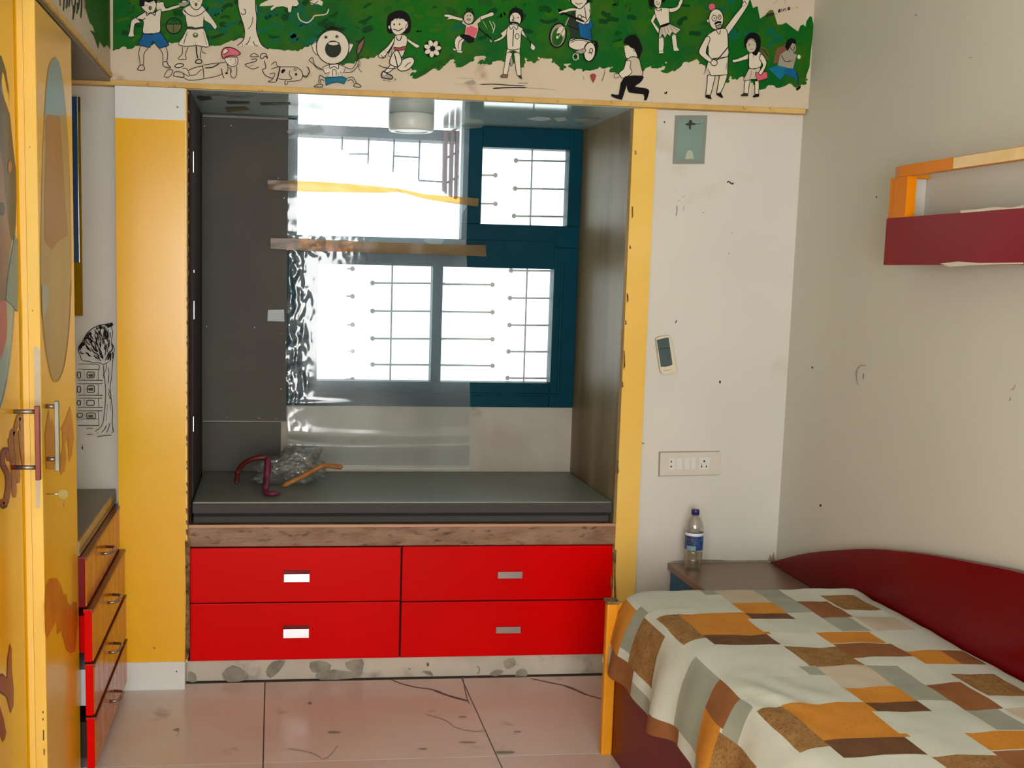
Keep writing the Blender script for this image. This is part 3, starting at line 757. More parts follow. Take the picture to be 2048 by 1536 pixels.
P.ell(C, 1532, 530, 58, 98, .12).ring(10, 1532, 530, 60, 100, tilt=.12).ring(6, 1548, 518, 16, 22).line(6, [(1515, 545), (1545, 540), (1555, 560)]).shape('paint_grey', 4, [(1375, 530), (1480, 495), (1490, 530), (1440, 552)]).ring(6, 1388, 582, 26, 32, C).ring(5, 1388, 572, 12, 16).line(6, [(1415, 550), (1420, 612)], C)
P.build('painted_scooter_rider', mu)
# running boy
P = Paint(pl, H_, 4)
P.shape(C, 4, [(-10, 470), (-8, 500), (10, 590), (60, 600), (125, 590), (110, 530), (60, 462)])
P.shape(K, 3, [(-16, 440), (5, 395), (60, 358), (120, 372), (150, 420), (176, 500), (160, 560), (140, 600), (118, 545), (92, 500), (60, 485), (30, 458)])
P.ell(C, 84, 515, 12, 20).line(4, [(-5, 482), (8, 486)]).line(4, [(-5, 540), (15, 548)]).line(4, [(70, 480), (84, 500), (95, 535)])
P.shape('cloth_beige', 6, [(5, 625), (65, 582), (140, 598), (165, 680), (178, 775), (70, 780), (-15, 780), (-5, 700)])
P.shape(C, 5, [(10, 622), (-8, 690), (-20, 712), (-60, 745), (-50, 775), (-18, 800), (70, 745), (52, 690), (60, 625)]).line(4, [(-55, 755), (-100, 755), (-112, 775), (-95, 800), (-50, 780)])
P.shape(K, 2, [(10, 780), (-44, 850), (-64, 970), (-130, 962), (-136, 988), (-44, 1020), (-24, 1000), (20, 865), (70, 790)], 2)
P.shape(K, 2, [(0, 782), (176, 775), (182, 810), (150, 850), (100, 887), (215, 905), (246, 928), (242, 960), (222, 1022), (195, 1020), (190, 965), (40, 945), (20, 860)], 2)
P.build('painted_running_boy', mu)
P = Paint(pl, H_, 4)
P.line(9, [(402, 948), (420, 958), (428, 935)]).build('painted_smudge', mu)
# dancing girl
P = Paint(pl, H_, 6)
P.shape(C, 4, [(345, 395), (396, 388), (392, 520), (360, 548), (346, 540)], 2).shape(C, 3, [(345, 525), (395, 522), (392, 545), (348, 548)], 1).shape(C, 3, [(478, 372), (520, 358), (535, 480), (560, 515), (505, 522), (495, 500)], 2)
P.shape(C, 5, [(450, 85), (530, 70), (552, 20), (570, -12), (600, -12), (560, 85), (500, 122), (455, 122)], 2).shape(C, 4, [(300, 138), (262, 215), (340, 345), (350, 300), (292, 222), (320, 168)], 1)
P.shape(C, 4, [(300, 88), (372, 78), (450, 84), (455, 238), (362, 268), (310, 160)], 1)
P.shape('cloth_beige', 5, [(365, 280), (460, 245), (515, 270), (572, 302), (520, 350), (480, 330), (460, 372), (435, 345), (410, 390), (388, 350), (345, 398), (350, 330)], 1)
for a in ((380, 290, 372, 380), (405, 285, 415, 350), (430, 275, 450, 335), (455, 262, 500, 340), (470, 258, 540, 315)):
    P.line(5, [a[:2], a[2:]], sub=1)
P.line(20, [(362, 270), (410, 258), (460, 236)], K, 2)
P.shape(C, 4, [(298, -12), (298, 40), (330, 80), (362, 70), (376, 0), (372, -12)], 2).fill(K, [(240, -12), (248, 60), (285, 74), (300, 40), (300, -12)]).fill(K, [(372, -12), (378, 30), (410, 18), (418, -12)]).line(5, [(310, 92), (345, 112), (372, 90), (372, 120)]).line(4, [(315, 40), (345, 45), (355, 20)]).ell('paint_grey', 325, 20, 12, 8)
P.build('painted_dancing_girl', mu)
# old man with raised arm
P = Paint(pl, H_, 8)
P.shape(C, 6, [(1022, 290), (1120, 160), (1195, 70), (1205, 0), (1215, -12), (1280, -12), (1262, 50), (1240, 90), (1160, 210), (1052, 360)], 1)
P.line(5, [(1205, 40), (1225, 10), (1245, 50)]).line(4, [(1200, 55), (1235, 65)])
P.shape(C, 6, [(845, 770), (922, 768), (905, 860), (872, 980), (828, 985), (838, 880)], 2).shape(C, 6, [(968, 768), (1042, 762), (1035, 820), (985, 940), (938, 960), (955, 860)], 2)
P.shape(C, 6, [(868, 598), (960, 590), (1056, 578), (1052, 680), (1050, 765), (960, 772), (880, 775), (850, 705), (810, 762), (835, 690), (852, 620)], 1)
P.shape(C, 6, [(830, 372), (900, 320), (960, 298), (1030, 292), (1052, 360), (1056, 480), (1052, 580), (872, 602), (852, 480)], 2)
P.shape(C, 6, [(828, 378), (775, 475), (756, 540), (800, 590), (880, 645), (892, 605), (830, 545), (850, 460), (872, 402), (855, 372)], 2).ell(C, 912, 642, 32, 30).ring(6, 912, 642, 33, 31)
P.line(8, [(1056, 480), (1000, 550), (930, 628)]).line(5, [(890, 602), (960, 592), (1054, 580)]).line(5, [(1045, 640), (1032, 715)]).line(5, [(930, 305), (965, 352), (978, 305)])
P.shape(C, 5, [(862, 195), (842, 198), (838, 222), (862, 235)]).ell('paint_pink', 890, 70, 32, 34).ell(C, 934, 198, 74, 106).ring(6, 934, 198, 75, 107)
P.ring(5, 914, 186, 24, 30).ring(5, 968, 176, 16, 24).line(5, [(936, 178), (954, 176)]).ell(K, 918, 186, 6, 8).ell(K, 966, 172, 5, 7).line(17, [(918, 250), (950, 226), (988, 232)], K, 3).shape('paint_grey', 6, [(928, 262), (985, 252), (982, 285), (942, 292)]).line(4, [(895, 150), (915, 140)])
P.fill(K, [(820, 985), (842, 968), (872, 972), (890, 1018), (862, 1012), (828, 1000)]).fill(K, [(934, 955), (982, 948), (1006, 998), (992, 1005), (942, 975)])
P.build('painted_old_man', mu)
# schoolgirl and the boy behind
P = Paint(pl, H_, 4)
P.fill('paint_brown', [(1558, 490), (1600, 480), (1642, 455), (1655, 520), (1590, 570), (1560, 645), (1518, 650), (1535, 560)]).fill('paint_grey', [(1590, 560), (1652, 515), (1760, 560), (1742, 620), (1720, 702), (1560, 682)]).line(5, [(1600, 560), (1640, 630), (1700, 620)]).line(4, [(1670, 640), (1730, 610)])
P.fill('paint_teal', [(1468, 702), (1560, 668), (1655, 690), (1620, 780), (1588, 818)]).fill('paint_blue', [(1640, 700), (1732, 705), (1772, 790), (1770, 872), (1745, 802), (1630, 760)]).line(5, [(1755, 740), (1772, 800), (1770, 870)])
P.ell('paint_grey', 1705, 490, 46, 54).fill(K, [(1638, 480), (1660, 410), (1700, 388), (1745, 405), (1756, 450), (1712, 442), (1692, 478), (1665, 520)]).line(5, [(1690, 480), (1720, 520), (1740, 470)]).line(5, [(1672, 500), (1690, 535)]).ell(C, 1782, 582, 18, 22).fill(K, [(1748, 912), (1780, 880), (1803, 878), (1795, 905), (1762, 930)])
P.build('painted_crouching_boy', mu)
P = Paint(pl, H_, 8)
P.fill('paint_olive', [(1385, 510), (1400, 480), (1440, 490), (1478, 550), (1472, 610), (1420, 610)]).line(5, [(1390, 500), (1430, 520), (1470, 580)])
P.shape(C, 5, [(1262, 548), (1200, 582), (1130, 608), (1100, 612), (1108, 640), (1152, 635), (1210, 618), (1268, 600)], 2)
P.shape(C, 5, [(1230, 812), (1282, 808), (1270, 880), (1262, 958), (1218, 952), (1222, 880)], 1).shape(C, 5, [(1330, 830), (1372, 828), (1372, 900), (1368, 962), (1330, 965)], 1)
P.shape('cloth_beige', 5, [(1270, 700), (1330, 706), (1385, 690), (1372, 800), (1300, 812), (1215, 825), (1240, 760)], 2).line(4, [(1300, 720), (1280, 805)]).line(4, [(1340, 720), (1330, 800)])
P.shape(C, 5, [(1265, 552), (1300, 535), (1345, 530), (1402, 542), (1398, 620), (1390, 682), (1330, 700), (1270, 690)], 2)
P.fill('paint_pink', [(1335, 745), (1456, 735), (1460, 800), (1358, 832)]).line(4, [(1335, 745), (1456, 735), (1460, 800), (1358, 832)], sub=1, closed=True)
P.shape(C, 6, [(1390, 545), (1425, 580), (1452, 640), (1432, 705), (1395, 765), (1366, 745), (1410, 680), (1400, 640), (1378, 600)], 2)
P.shape(K, 3, [(1228, 480), (1225, 410), (1260, 355), (1310, 335), (1360, 352), (1388, 410), (1380, 490), (1350, 560), (1320, 560), (1260, 500)])
P.ell('cloth_beige', 1293, 465, 50, 72).line(4, [(1240, 450), (1285, 400), (1345, 440)]).line(4, [(1260, 450), (1280, 455), (1265, 470)]).line(4, [(1310, 450), (1330, 458)]).line(5, [(1285, 505), (1312, 502)]).line(5, [(1270, 550), (1268, 680)]).line(8, [(1345, 520), (1348, 560)])
P.fill('paint_slate', [(1184, 972), (1220, 950), (1262, 956), (1260, 985), (1190, 986)]).fill(K, [(1308, 985), (1340, 960), (1376, 965), (1372, 990), (1316, 1000)]).line(3, [(1310, 540), (1318, 620)])
P.build('painted_schoolgirl', mu)

# ------------------------------------------------------------------ left column
co = thing('column', 'glossy yellow boxed column with white bands at top and foot, left of the window seat', 'column', (-.43, 4.36, 0))
box('shaft', (-.551, -.315, 4.33, YW, .105, 2.047), 'laminate_yellow', co)
box('top_band', (-.551, -.313, 4.329, YW, 2.047, 2.156), 'laminate_white', co)
box('foot_band', (-.556, -.318, 4.325, YW, 0.0, .105), 'laminate_white', co)
MB().box(-.315, -.309, 4.334, YW, .1, 2.156).build('side_edge', 'yellow_edge', co)
P = Paint(lambda x, y, k: onY(x, y, 4.3335 - k))
for i in range(46):
    y = 190 + i * 25 + random.uniform(-8, 8)
    h = random.uniform(5, 16)
    x = 376 - (y - 180) / 1200 * 3.5
    P.fill('plywood_edge', [(x - 2, y), (x + 2.5, y + h * .2), (x + 2.5, y + h), (x - random.uniform(-1, 1.5), y + h * .7)])
P.fill('plywood_edge', [(370, 1080), (380, 1085), (379, 1200), (380, 1300), (370, 1325), (372, 1200)])
P.build('chipped_edge', co)
P = Paint(lambda x, y, k: onY(x, y, 4.3285 - k))
P.ell('plate_line', 355, 214, 2.4, 2).ell('ink', 309, 1296, 2, 1.2).build('screw', co)
P = Paint(lambda x, y, k: onY(x, y, 4.3244 - k))
P.ell('ink', 353, 1343, 1.6, 1.4).build('screw', co)

# ------------------------------------------------------------------ window seat
pb = struct(MB().box(NX0 - .01, NX1, YW + .012, YW + .06, 0, .078).build('baseboard_seat', 'plinth_marble'))
P = Paint(lambda x, y, k: onY(x, y, YW + .0115 - k), (360, 1040, 2.2756))
for pts in ([(190, 700), (240, 660), (300, 690), (310, 725), (220, 738)], [(390, 690), (420, 645), (480, 640), (450, 690), (410, 720)], [(590, 650), (640, 640), (690, 660), (660, 700), (600, 690)], [(620, 700), (700, 680), (780, 690), (830, 650), (828, 700), (790, 720), (640, 728)], [(750, 650), (830, 632), (830, 680), (780, 690)], [(1475, 640), (1520, 628), (1528, 660), (1490, 678), (1476, 665)], [(1530, 690), (1560, 675), (1580, 690), (1575, 715), (1530, 720)], [(1408, 700), (1440, 680), (1475, 690), (1440, 712)], [(40, 690), (70, 700), (75, 735), (40, 735)], [(1100, 690), (1140, 688), (1150, 712)]):
    P.fill('stain_grey', pts, 2)
P.line(6, [(1350, 665), (1362, 675), (1360, 695), (1350, 698)], 'stain_grey').ell('paint_brown', 1128, 658, 6, 9).ell('paint_brown', 1045, 678, 4, 3)
P.build('stain', pb)
dr = thing('drawer_unit', 'wide red four-drawer unit under the window seat ledge, with flat steel pulls', 'drawers', (.5, YW, .08))
box('carcass', (NX0 - .005, NX1 + .002, YW + .02, YR - .02, .08, .519), 'gap_dark', dr)
for i, (x0, x1, z0, z1, hx0, hx1, hz0, hz1, hm) in enumerate((
        (-.304, .479, .305, .512, .041, .137, .382, .412, 'steel'), (.486, 1.304, .303, .514, .853, .949, .388, .414, 'steel_worn'),
        (-.304, .479, .081, .300, .040, .137, .166, .200, 'steel'), (.486, 1.300, .081, .297, .853, .949, .172, .197, 'steel_worn'))):
    d = MB().box(x0, x1, YW, YW + .02, z0, z1).build('drawer', 'drawer_red', dr, .0015)
    h = MB().box(hx0, hx1, YW - .006, YW + .001, hz0, hz1).build('handle', hm, d, .001)
    if hm == 'steel':
        MB().box(hx0, hx1, YW - .003, YW + .001, hz1 + .001, hz1 + .014).build('handle_reflection', 'maroon', d)  # maroon strip paints in the dark red reflection along the pull's top
sl = tag(box('seat_ledge', (NX0 - .002, NX1 - .002, YW - .006, YR, .519, .598), 'stone_brown', None, .003), 'brown grainy stone ledge on top of the red drawers', 'ledge')
box('front_lip', (NX0, NX1 - .004, YW - .010, YW - .004, .592, .602), 'stone_lip', sl)
# cushions
cu = tag(MB().box(NX0 + .014, NX1 - .020, YW + .03, YR - .008, .600, .627).build('seat_pad', 'foam_mid', None, .004), 'thin dark lower seat pad lying on the stone ledge', 'cushion')
c2 = tag(MB().box(NX0 + .012, NX1 - .016, YW + .012, YR - .006, .640, .684).build('seat_mattress', 'foam_grey', None, .006), 'grey upper seat mattress in the window niche', 'cushion')
box('front_edge', (NX0 + .013, NX1 - .017, YW + .0105, YW + .0125, .642, .679), 'foam_mid', c2)
box('underside', (NX0 + .016, NX1 - .022, YW + .022, YR - .01, .627, .641), 'gap_black', c2)  # black slab put in for the shade of the gap between the pads

# ------------------------------------------------------------------ window
wi = thing('window_1', 'dark teal framed four-light window behind the seat', 'window', (.67, YR, .968))
del wi['label'], wi['category']; struct(wi)
f0, f1 = YR - .012, YR + .07


def bar_(n, x0, x1, z0, z1, y0=f0, y1=f1, m='window_teal'):
    return box(n, (x0, x1, y0, y1, z0, z1), m, wi, .003)


bar_('frame_member', .05, .18, .968, 1.685); bar_('frame_member', .05, .09, 1.685, ZB - .005)
bar_('frame_member', .18, 1.19, .968, 1.075); bar_('frame_member', 1.192, 1.297, .968, 1.66)
bar_('frame_member', .18, 1.192, 1.567, 1.685); bar_('frame_member', .785, 1.297, 1.66, 1.752, f0 + .004)
bar_('frame_member', .667, .710, 1.075, 1.567); bar_('frame_member', .785, .866, 1.752, ZB - .005)
bar_('frame_member', 1.241, 1.297, 1.752, ZB - .005); bar_('frame_member', .866, 1.241, 2.072, ZB - .005)
for a in ((.09, 1.232, 1.018, 1.030), (1.222, 1.234, 1.030, 1.60)):
    bar_('sash_bead', *a, f0 - .008, f0 + .002)
for a in ((.18, .667, 1.075, 1.567), (.71, 1.192, 1.075, 1.567), (.866, 1.241, 1.752, 2.072)):
    MB().box(a[0], a[1], YR + .03, YR + .034, a[2], a[3]).build('pane', 'pane_glass', wi)
gr = thing('window_grille', 'dark iron security grille of knobbed rods just outside the teal window', 'grille', (.67, YR + .1, .95))
YG = YR + .10


def rod(pa, pb, r=.0042, knob=None, m='iron'):
    a, b = onY(*pa, YG), onY(*pb, YG)
    mb = MB().tube([a, b], r, 8)
    if knob is not None:
        e = a if knob == 0 else b
        mb.lathe([(.001, -.011), (.008, -.008), (.0112, 0), (.008, .008), (.001, .011)], e, 10)
    mb.build('grille_rod', m, gr)


for y0 in (350, 407): rod((930, y0), (991, y0 + .5), knob=1)
for y0, x in ((321, 1032), (377, 1030), (432, 1028)): rod((x, y0), (1160, y0 + 2), knob=0)
rod((1065, 285), (1060, 465), .004, None, 'iron_green')
for y0 in (569, 624, 678, 731): rod((862, y0 - 1), (985, y0 + .5), knob=1)
for y0, x in ((541, 1022), (596, 1020), (650, 1019), (703, 1017), (756, 1015)): rod((x, y0), (1130, y0 + 1), knob=0)
rod((1055, 520), (1047, 775), .004)
for y0 in (537, 592, 649, 702, 758): rod((610, y0), (705, y0 + .5), knob=1)
for y0 in (566, 622, 677, 729): rod((745, y0), (890, y0 + 1), knob=0)
rod((785, 520), (780, 775), .004)
# what is seen outside
YO = 6.3
struct(box('wall_outside', (-1.3, -.45, YO - .1, YO + .4, -.3, 3.0), 'outside_wall'))
og = thing('outside_canopy', 'grey brown beam with thin bars and rusty red grille, outside the open upper light', 'canopy frame', (-.45, YO, 2.4))
MB().prism([onY(*p, YO) for p in ((390, 239), (930, 262), (930, 284), (390, 259))], (0, .15, 0)).build('beam', 'outside_beam', og)
for a in (((685, 264), (684, 300)), ((738, 266), (736, 328)), ((789, 270), (786, 344)), ((840, 272), (837, 360)), ((698, 308), (738, 308)), ((788, 312), (838, 315)), ((837, 361), (886, 364))):
    MB().tube([onY(*a[0], YO + .02), onY(*a[1], YO + .02)], .0045, 6).build('bar', 'iron', og)
for p in (((888, 264), (896, 264), (894, 388), (886, 380)), ((902, 262), (909, 262), (905, 394), (899, 390)), ((913, 262), (918, 262), (914, 398), (910, 396))):
    MB().prism([onY(*q, YO - .02) for q in p], (0, .05, 0)).build('grille_upright', 'outside_red', og)
for y0 in (262, 310, 360):
    MB().prism([onY(*q, YO - .01) for q in ((888, y0 + 6), (918, y0 - 10), (918, y0 - 5), (888, y0 + 11))], (0, .03, 0)).build('grille_crossbar', 'outside_red', og)
MB().prism([onY(*q, YO - .03) for q in ((921, 200), (929, 200), (925, 395), (917, 395))], (0, .05, 0)).build('pale_post', 'lamp_white', og)

# ------------------------------------------------------------------ niche lamp
lp = thing('ceiling_lamp', 'round white surface lamp under the niche ceiling, switched off', 'lamp', (.529, 4.807, ZB))
MB().lathe([(.0, -.004), (.088, -.004), (.09, -.008), (.09, -.062), (.084, -.070), (.066, -.070), (.066, -.066)], (.529, 4.807, ZB), 40).build('housing', 'lamp_white', lp)
MB().lathe([(.066, -.066), (.04, -.068), (.0, -.0685)], (.529, 4.807, ZB), 40).build('diffuser', 'lamp_diffuser', lp)

# grey boards left of the window
gb = tag(box('grey_board', (NX0 + .008, .052, YR - .028, YR - .013, .902, 2.150), 'board_grey', None, .001), 'large dark grey board screwed on left of the window', 'board')
g2 = tag(box('lower_board', (NX0 + .008, .030, YR - .020, YR - .004, .686, .894), 'board_grey', None, .001), 'short grey board below the large one, behind the crumpled bag', 'board')
for (x, y) in ((409, 229), (462, 230), (409, 252), (462, 251), (556, 357), (568, 396), (413, 653), (509, 655), (563, 667), (562, 778), (402, 838), (453, 836), (518, 837), (552, 838)):
    p = onY(x, y, YR - .03)
    MB().lathe([(.0015, -.0035), (.0035, 0), (.0015, .0035)], p, 8).build('screw', 'steel', gb)
tp = tag(MB().prism([onY(*q, YR - .0285) for q in ((536, 620), (568, 619), (569, 643), (535, 642))], (0, -.0006, 0)).build('clear_tape', 'tape_clear'), 'small square of clear tape on the grey board', 'tape')
ls = struct(MB().box(NX0 + .008, NX0 + .014, YW + .03, YW + .045, .7, 2.1).build('trim_6', 'chest_dark'))
for (x, y, h) in ((387, 303, 42), (388, 540, 5), (388, 602, 36), (387, 833, 30)):
    a, b = onY(x, y, YW + .028), onY(x, y + h, YW + .028)
    MB().box(a.x - .0009, a.x + .0009, YW + .027, YW + .029, b.z, a.z).build('jamb_glint', 'steel', ls)  # thin steel strips put in as the small bright glints on the jamb

# ------------------------------------------------------------------ hanging plastic sheet and its tapes
def wr(x, z):
    n = noise.noise(Vector((x * 3, z * 2, 0))) * .006
    e = max(0, 1 - (x - .05) / .12) * (1 if .98 < z < 1.66 else .25)
    n += e * .007 * (noise.noise(Vector((x * 38, z * 15, 1))) + .7 * noise.noise(Vector((x * 70, z * 34, 5))))
    n += .006 * math.exp(-((z - .985) / .010) ** 2) * max(0, 1 - x / .35)
    n += .022 * math.exp(-((z - .80 - .05 * (x - .4) ** 2) / .035) ** 2) + .006 * math.exp(-((z - .842 + .10 * x) / .008) ** 2) * max(0, 1 - x / .3)
    n -= .010 * math.exp(-((z - .72) / .03) ** 2)
    if z > 1.50:
        n += .006 * noise.noise(Vector((x * 45, z * 45, 2))) * math.exp(-((z - 1.65) / .05) ** 2) * max(0, 1 - (x - .1) / .35)
    return n


def sheet(name, x0f, x1f, z0, z1, y, nx, nz, m, par=None, amp=1):
    mb = MB(); i0 = 0
    for j in range(nz + 1):
        z = z0 + (z1 - z0) * j / nz
        for i in range(nx + 1):
            x = x0f(z) + (x1f(z) - x0f(z)) * i / nx
            zz = z - (.012 * (1 - j / nz) * (1 - i / nx)) * (1 if z0 < .7 else 0)
            mb.v.append((x, y - amp * wr(x, z) - (.02 if z0 < .7 else 0) * math.exp(-((z - .68) / .03) ** 2), zz))
    for j in range(nz):
        for i in range(nx):
            a = j * (nx + 1) + i
            mb.f.append((a, a + 1, a + nx + 2, a + nx + 1)); mb.mi.append(0); mb.sm.append(True)
    return mb.build(name, m, par)


hs = thing('plastic_sheet', 'clear crinkled plastic sheet taped in front of the window, hanging down to the seat mattress', 'plastic sheet', (.43, YR - .06, .69))
sheet('lower_sheet', lambda z: .052 + .006 * sin(z * 9), lambda z: .845 - (.845 - .80) * (z - .69) / 1.0 + .004 * sin(z * 14), .700, 1.68, YR - .058, 110, 150, 'sheet_film', hs)
sheet('upper_sheet', lambda z: .05, lambda z: .80, 1.62, 2.150, YR - .052, 70, 60, 'sheet_film', hs, .7)
# folded flaps of the sheet
for pts in (((690, 292), (735, 322), (790, 372), (815, 392), (760, 360), (700, 330), (676, 312)), ((893, 402), (936, 408), (905, 460), (876, 496), (846, 482), (880, 440))):
    MB().prism([onY(*q, YR - .075) for q in pts], (0, -.0008, 0)).build('folded_flap', 'sheet_film', hs)
for pts in (((572, 262), (640, 250), (650, 262), (625, 268), (610, 262), (578, 268)), ((922, 252), (940, 234), (982, 240), (962, 256), (930, 258))):
    MB().prism([onY(*q, YR - .075) for q in pts], (0, -.0008, 0)).build('folded_flap', 'tape_clear', hs)


def tape(name, top, bot, y, lab):
    n = 40; mb = MB(); t = smooth_line(top, 8); b = smooth_line(bot, 8)
    m = min(len(t), len(b))
    for k in range(m):
        for j in range(5):
            x = t[k][0] + (b[k][0] - t[k][0]) * j / 4; yy = t[k][1] + (b[k][1] - t[k][1]) * j / 4
            mb.v.append(tuple(onY(x, yy, y - .003 * noise.noise(Vector((x * .03, yy * .08, 1))))))
    for k in range(m - 1):
        for j in range(4):
            a = k * 5 + j
            mb.f.append((a, a + 1, a + 6, a + 5)); mb.mi.append(0); mb.sm.append(True)
    return tag(mb.build(name, 'tape_film'), lab, 'tape', 'packing tape strips')


tape('packing_tape', [(535, 360), (600, 362), (680, 366), (760, 373), (800, 378), (850, 388), (900, 392), (958, 397)], [(536, 379), (600, 383), (680, 385), (760, 386), (800, 385), (850, 398), (900, 406), (956, 413)], YR - .082, 'upper strip of brown packing tape, sagging and twisted across the plastic sheet')
tape('packing_tape', [(541, 476), (620, 478), (700, 482), (800, 486), (900, 489), (971, 490)], [(541, 497), (620, 502), (700, 504), (800, 507), (900, 510), (973, 513)], YR - .082, 'lower straight strip of brown packing tape across the plastic sheet')

# ------------------------------------------------------------------ crumpled bag on the mattress
bgx = thing('crumpled_bag', 'crumpled clear plastic bag with red and ochre straps lying on the seat mattress', 'bag', (.07, 4.80, .686))
bm = bmesh.new()
bmesh.ops.create_icosphere(bm, subdivisions=5, radius=1)
for v in bm.verts:
    p = v.co.copy()
    n1 = noise.noise(p * 1.9) * .8 + abs(noise.noise(p * 3.4)) * .7 + abs(noise.noise(p * 8)) * .14
    s = .70 + n1 * .5
    q = Vector((p.x * .165, p.y * .10, p.z * .085)) * s
    q.z = max(q.z + .042 + .035 * math.exp(-((p.x - .1) ** 2) * 3), .0015)
    v.co = q + Vector((.075, 4.80, .688))
me = bpy.data.meshes.new('film')
bm.to_mesh(me); bm.free()
for p in me.polygons: p.use_smooth = True
me.materials.append(MATS['bag_film'])
bo = bpy.data.objects.new('film', me); COL.objects.link(bo); bo.parent = bgx; bo.matrix_parent_inverse = bgx.matrix_basis.inverted()


def strap(name, m, pts, r, flat=1):
    q = []
    for i in range(len(pts) - 1):
        for s in range(5):
            t = s / 5
            q.append(tuple(pts[i][a] * (1 - t) + pts[i + 1][a] * t for a in range(3)))
    q.append(pts[-1])
    for _ in range(4):
        q = [q[0]] + [tuple((q[k - 1][a] + q[k][a] * 2 + q[k + 1][a]) / 4 for a in range(3)) for k in range(1, len(q) - 1)] + [q[-1]]
    MB().tube(q, [r * (.4 if k in (0, len(q) - 1) else 1) for k in range(len(q))], 8).build(name, m, bgx)


def py(x, y, Y):
    p = onY(x, y, Y)
    if p.z < .697: p = onZ(x, y, .697)
    return tuple(p)


strap('strap', 'strap_red', [py(473, 968, 4.78), py(474, 945, 4.77), py(487, 926, 4.74), py(510, 916, 4.72), py(535, 914, 4.72)], .010)
strap('strap', 'strap_magenta', [py(536, 916, 4.71), py(535, 938, 4.69), py(533, 960, 4.68), py(530, 982, 4.66)], .013)
strap('strap', 'strap_magenta', [py(528, 985, 4.66), py(542, 988, 4.66), py(560, 986, 4.67)], .010)
strap('strap', 'strap_ochre', [py(565, 972, 4.68), py(600, 956, 4.68), py(622, 943, 4.70), py(645, 930, 4.72), py(668, 933, 4.74), py(686, 934, 4.75)], .010)

# ------------------------------------------------------------------ tree drawing, mirror, chest and wardrobe on the left
wd = thing('wall_drawing', 'black line drawing of a tree and building on the wall left of the yellow column', 'drawing', (-.63, YW, .93))
pt = lambda x, y, k: onY(x, y, YW - .0006 - k)
TT = (140, 560, 4.517)
P = Paint(pt, TT)
canopy = [(75, 612), (95, 580), (115, 555), (150, 490), (200, 440), (260, 412), (310, 402), (345, 396), (380, 388)]
P.line(8, canopy).line(6, [(380, 388), (376, 430), (386, 480), (374, 560), (400, 622), (385, 740), (375, 880), (362, 960), (370, 1060), (386, 1180), (382, 1280), (392, 1372)])
P.line(6, [(75, 612), (80, 650), (95, 690), (110, 725), (170, 735), (205, 745), (262, 742)]).line(6, [(255, 742), (300, 762), (350, 740)])
rnd = random.Random(3)
cpoly = canopy + [(376, 430), (384, 480), (374, 560), (398, 622), (386, 735), (340, 742), (262, 742), (205, 745), (110, 722), (92, 685)]


def inside(x, y):
    c = False
    for k in range(len(cpoly)):
        (x0, y0), (x1, y1) = cpoly[k], cpoly[k - 1]
        if (y0 > y) != (y1 > y) and x < (x1 - x0) * (y - y0) / (y1 - y0) + x0: c = not c
    return c


got = 0
while got < 95:
    x, y = rnd.uniform(80, 395), rnd.uniform(395, 742)
    dx, dy = x - 300, y - 760
    l = math.hypot(dx, dy); L = rnd.uniform(35, 80)
    if x > 340: dx, dy, l = 0, -1, 1
    ex, ey = x + dx / l * L, y + dy / l * L
    if not inside(x, y) or not inside(ex, ey): continue
    mx, my = (x + ex) / 2 - dy / l * rnd.uniform(-12, 12), (y + ey) / 2 + dx / l * rnd.uniform(-12, 12)
    P.line(rnd.uniform(6, 10), [(x, y), (mx, my), (ex, ey)], sub=3); got += 1
for i in range(36):
    t = rnd.uniform(0, 7.99); k = int(t); u = t - k
    x = canopy[k][0] * (1 - u) + canopy[k + 1][0] * u; y = canopy[k][1] * (1 - u) + canopy[k + 1][1] * u
    P.ring(8, x + rnd.uniform(2, 14), y + rnd.uniform(6, 24), rnd.uniform(6, 13), rnd.uniform(5, 10), n=9)
P.line(6, [(300, 762), (310, 880), (322, 1000), (312, 1180), (290, 1312), (225, 1370)]).line(5, [(345, 790), (352, 850), (346, 930)]).line(5, [(338, 1118), (330, 1270)]).line(5, [(345, 985), (370, 1040), (362, 1075), (345, 1010)]).line(5, [(366, 1090), (368, 1182)]).line(5, [(330, 760), (322, 820), (300, 860), (315, 900)]).line(5, [(350, 860), (340, 950)])
P.line(6, [(284, 1378), (308, 1355), (332, 1310)]).line(6, [(328, 1380), (345, 1350), (362, 1290)]).line(5, [(240, 1388), (256, 1370)]).line(6, [(385, 1340), (390, 1368), (378, 1378)]).line(6, [(150, 1345), (175, 1338), (206, 1343)]).line(6, [(150, 1400), (180, 1394), (206, 1396)]).line(7, [(245, 1417), (310, 1406), (376, 1403)])
P.build('tree', wd)
P = Paint(pt, TT, 3)
P.line(6, [(72, 760), (240, 760), (262, 772), (264, 792), (250, 808), (72, 804)], sub=2)
for z0, z1 in ((905, 938), (1040, 1068), (1150, 1182)):
    P.line(7, [(72, z0), (296, z0 + 1), (290, z1), (72, z1)], sub=1)
for a, b in ((808, 905), (938, 1040), (1068, 1150), (1182, 1315)):
    P.line(8, [(254, a), (254 + (8 if a > 1060 else 0), b)], sub=1).line(4, [(128, a), (128, min(b, 1252))], sub=1)
P.line(10, [(72, 1314), (264, 1314)], sub=1).line(6, [(72, 1256), (260, 1256)], sub=1)
for x0, x1, z0, z1 in ((155, 218, 832, 884), (157, 220, 957, 1014), (152, 218, 1088, 1132), (153, 228, 1202, 1252), (66, 96, 832, 884), (66, 96, 960, 1014), (66, 96, 1090, 1130), (66, 112, 1204, 1240)):
    P.line(7, [(x0 + 8, z0), (x1 - 8, z0), (x1, z0 + 8), (x1, z1 - 8), (x1 - 8, z1), (x0 + 8, z1), (x0, z1 - 8), (x0, z0 + 8)], sub=2, closed=True)
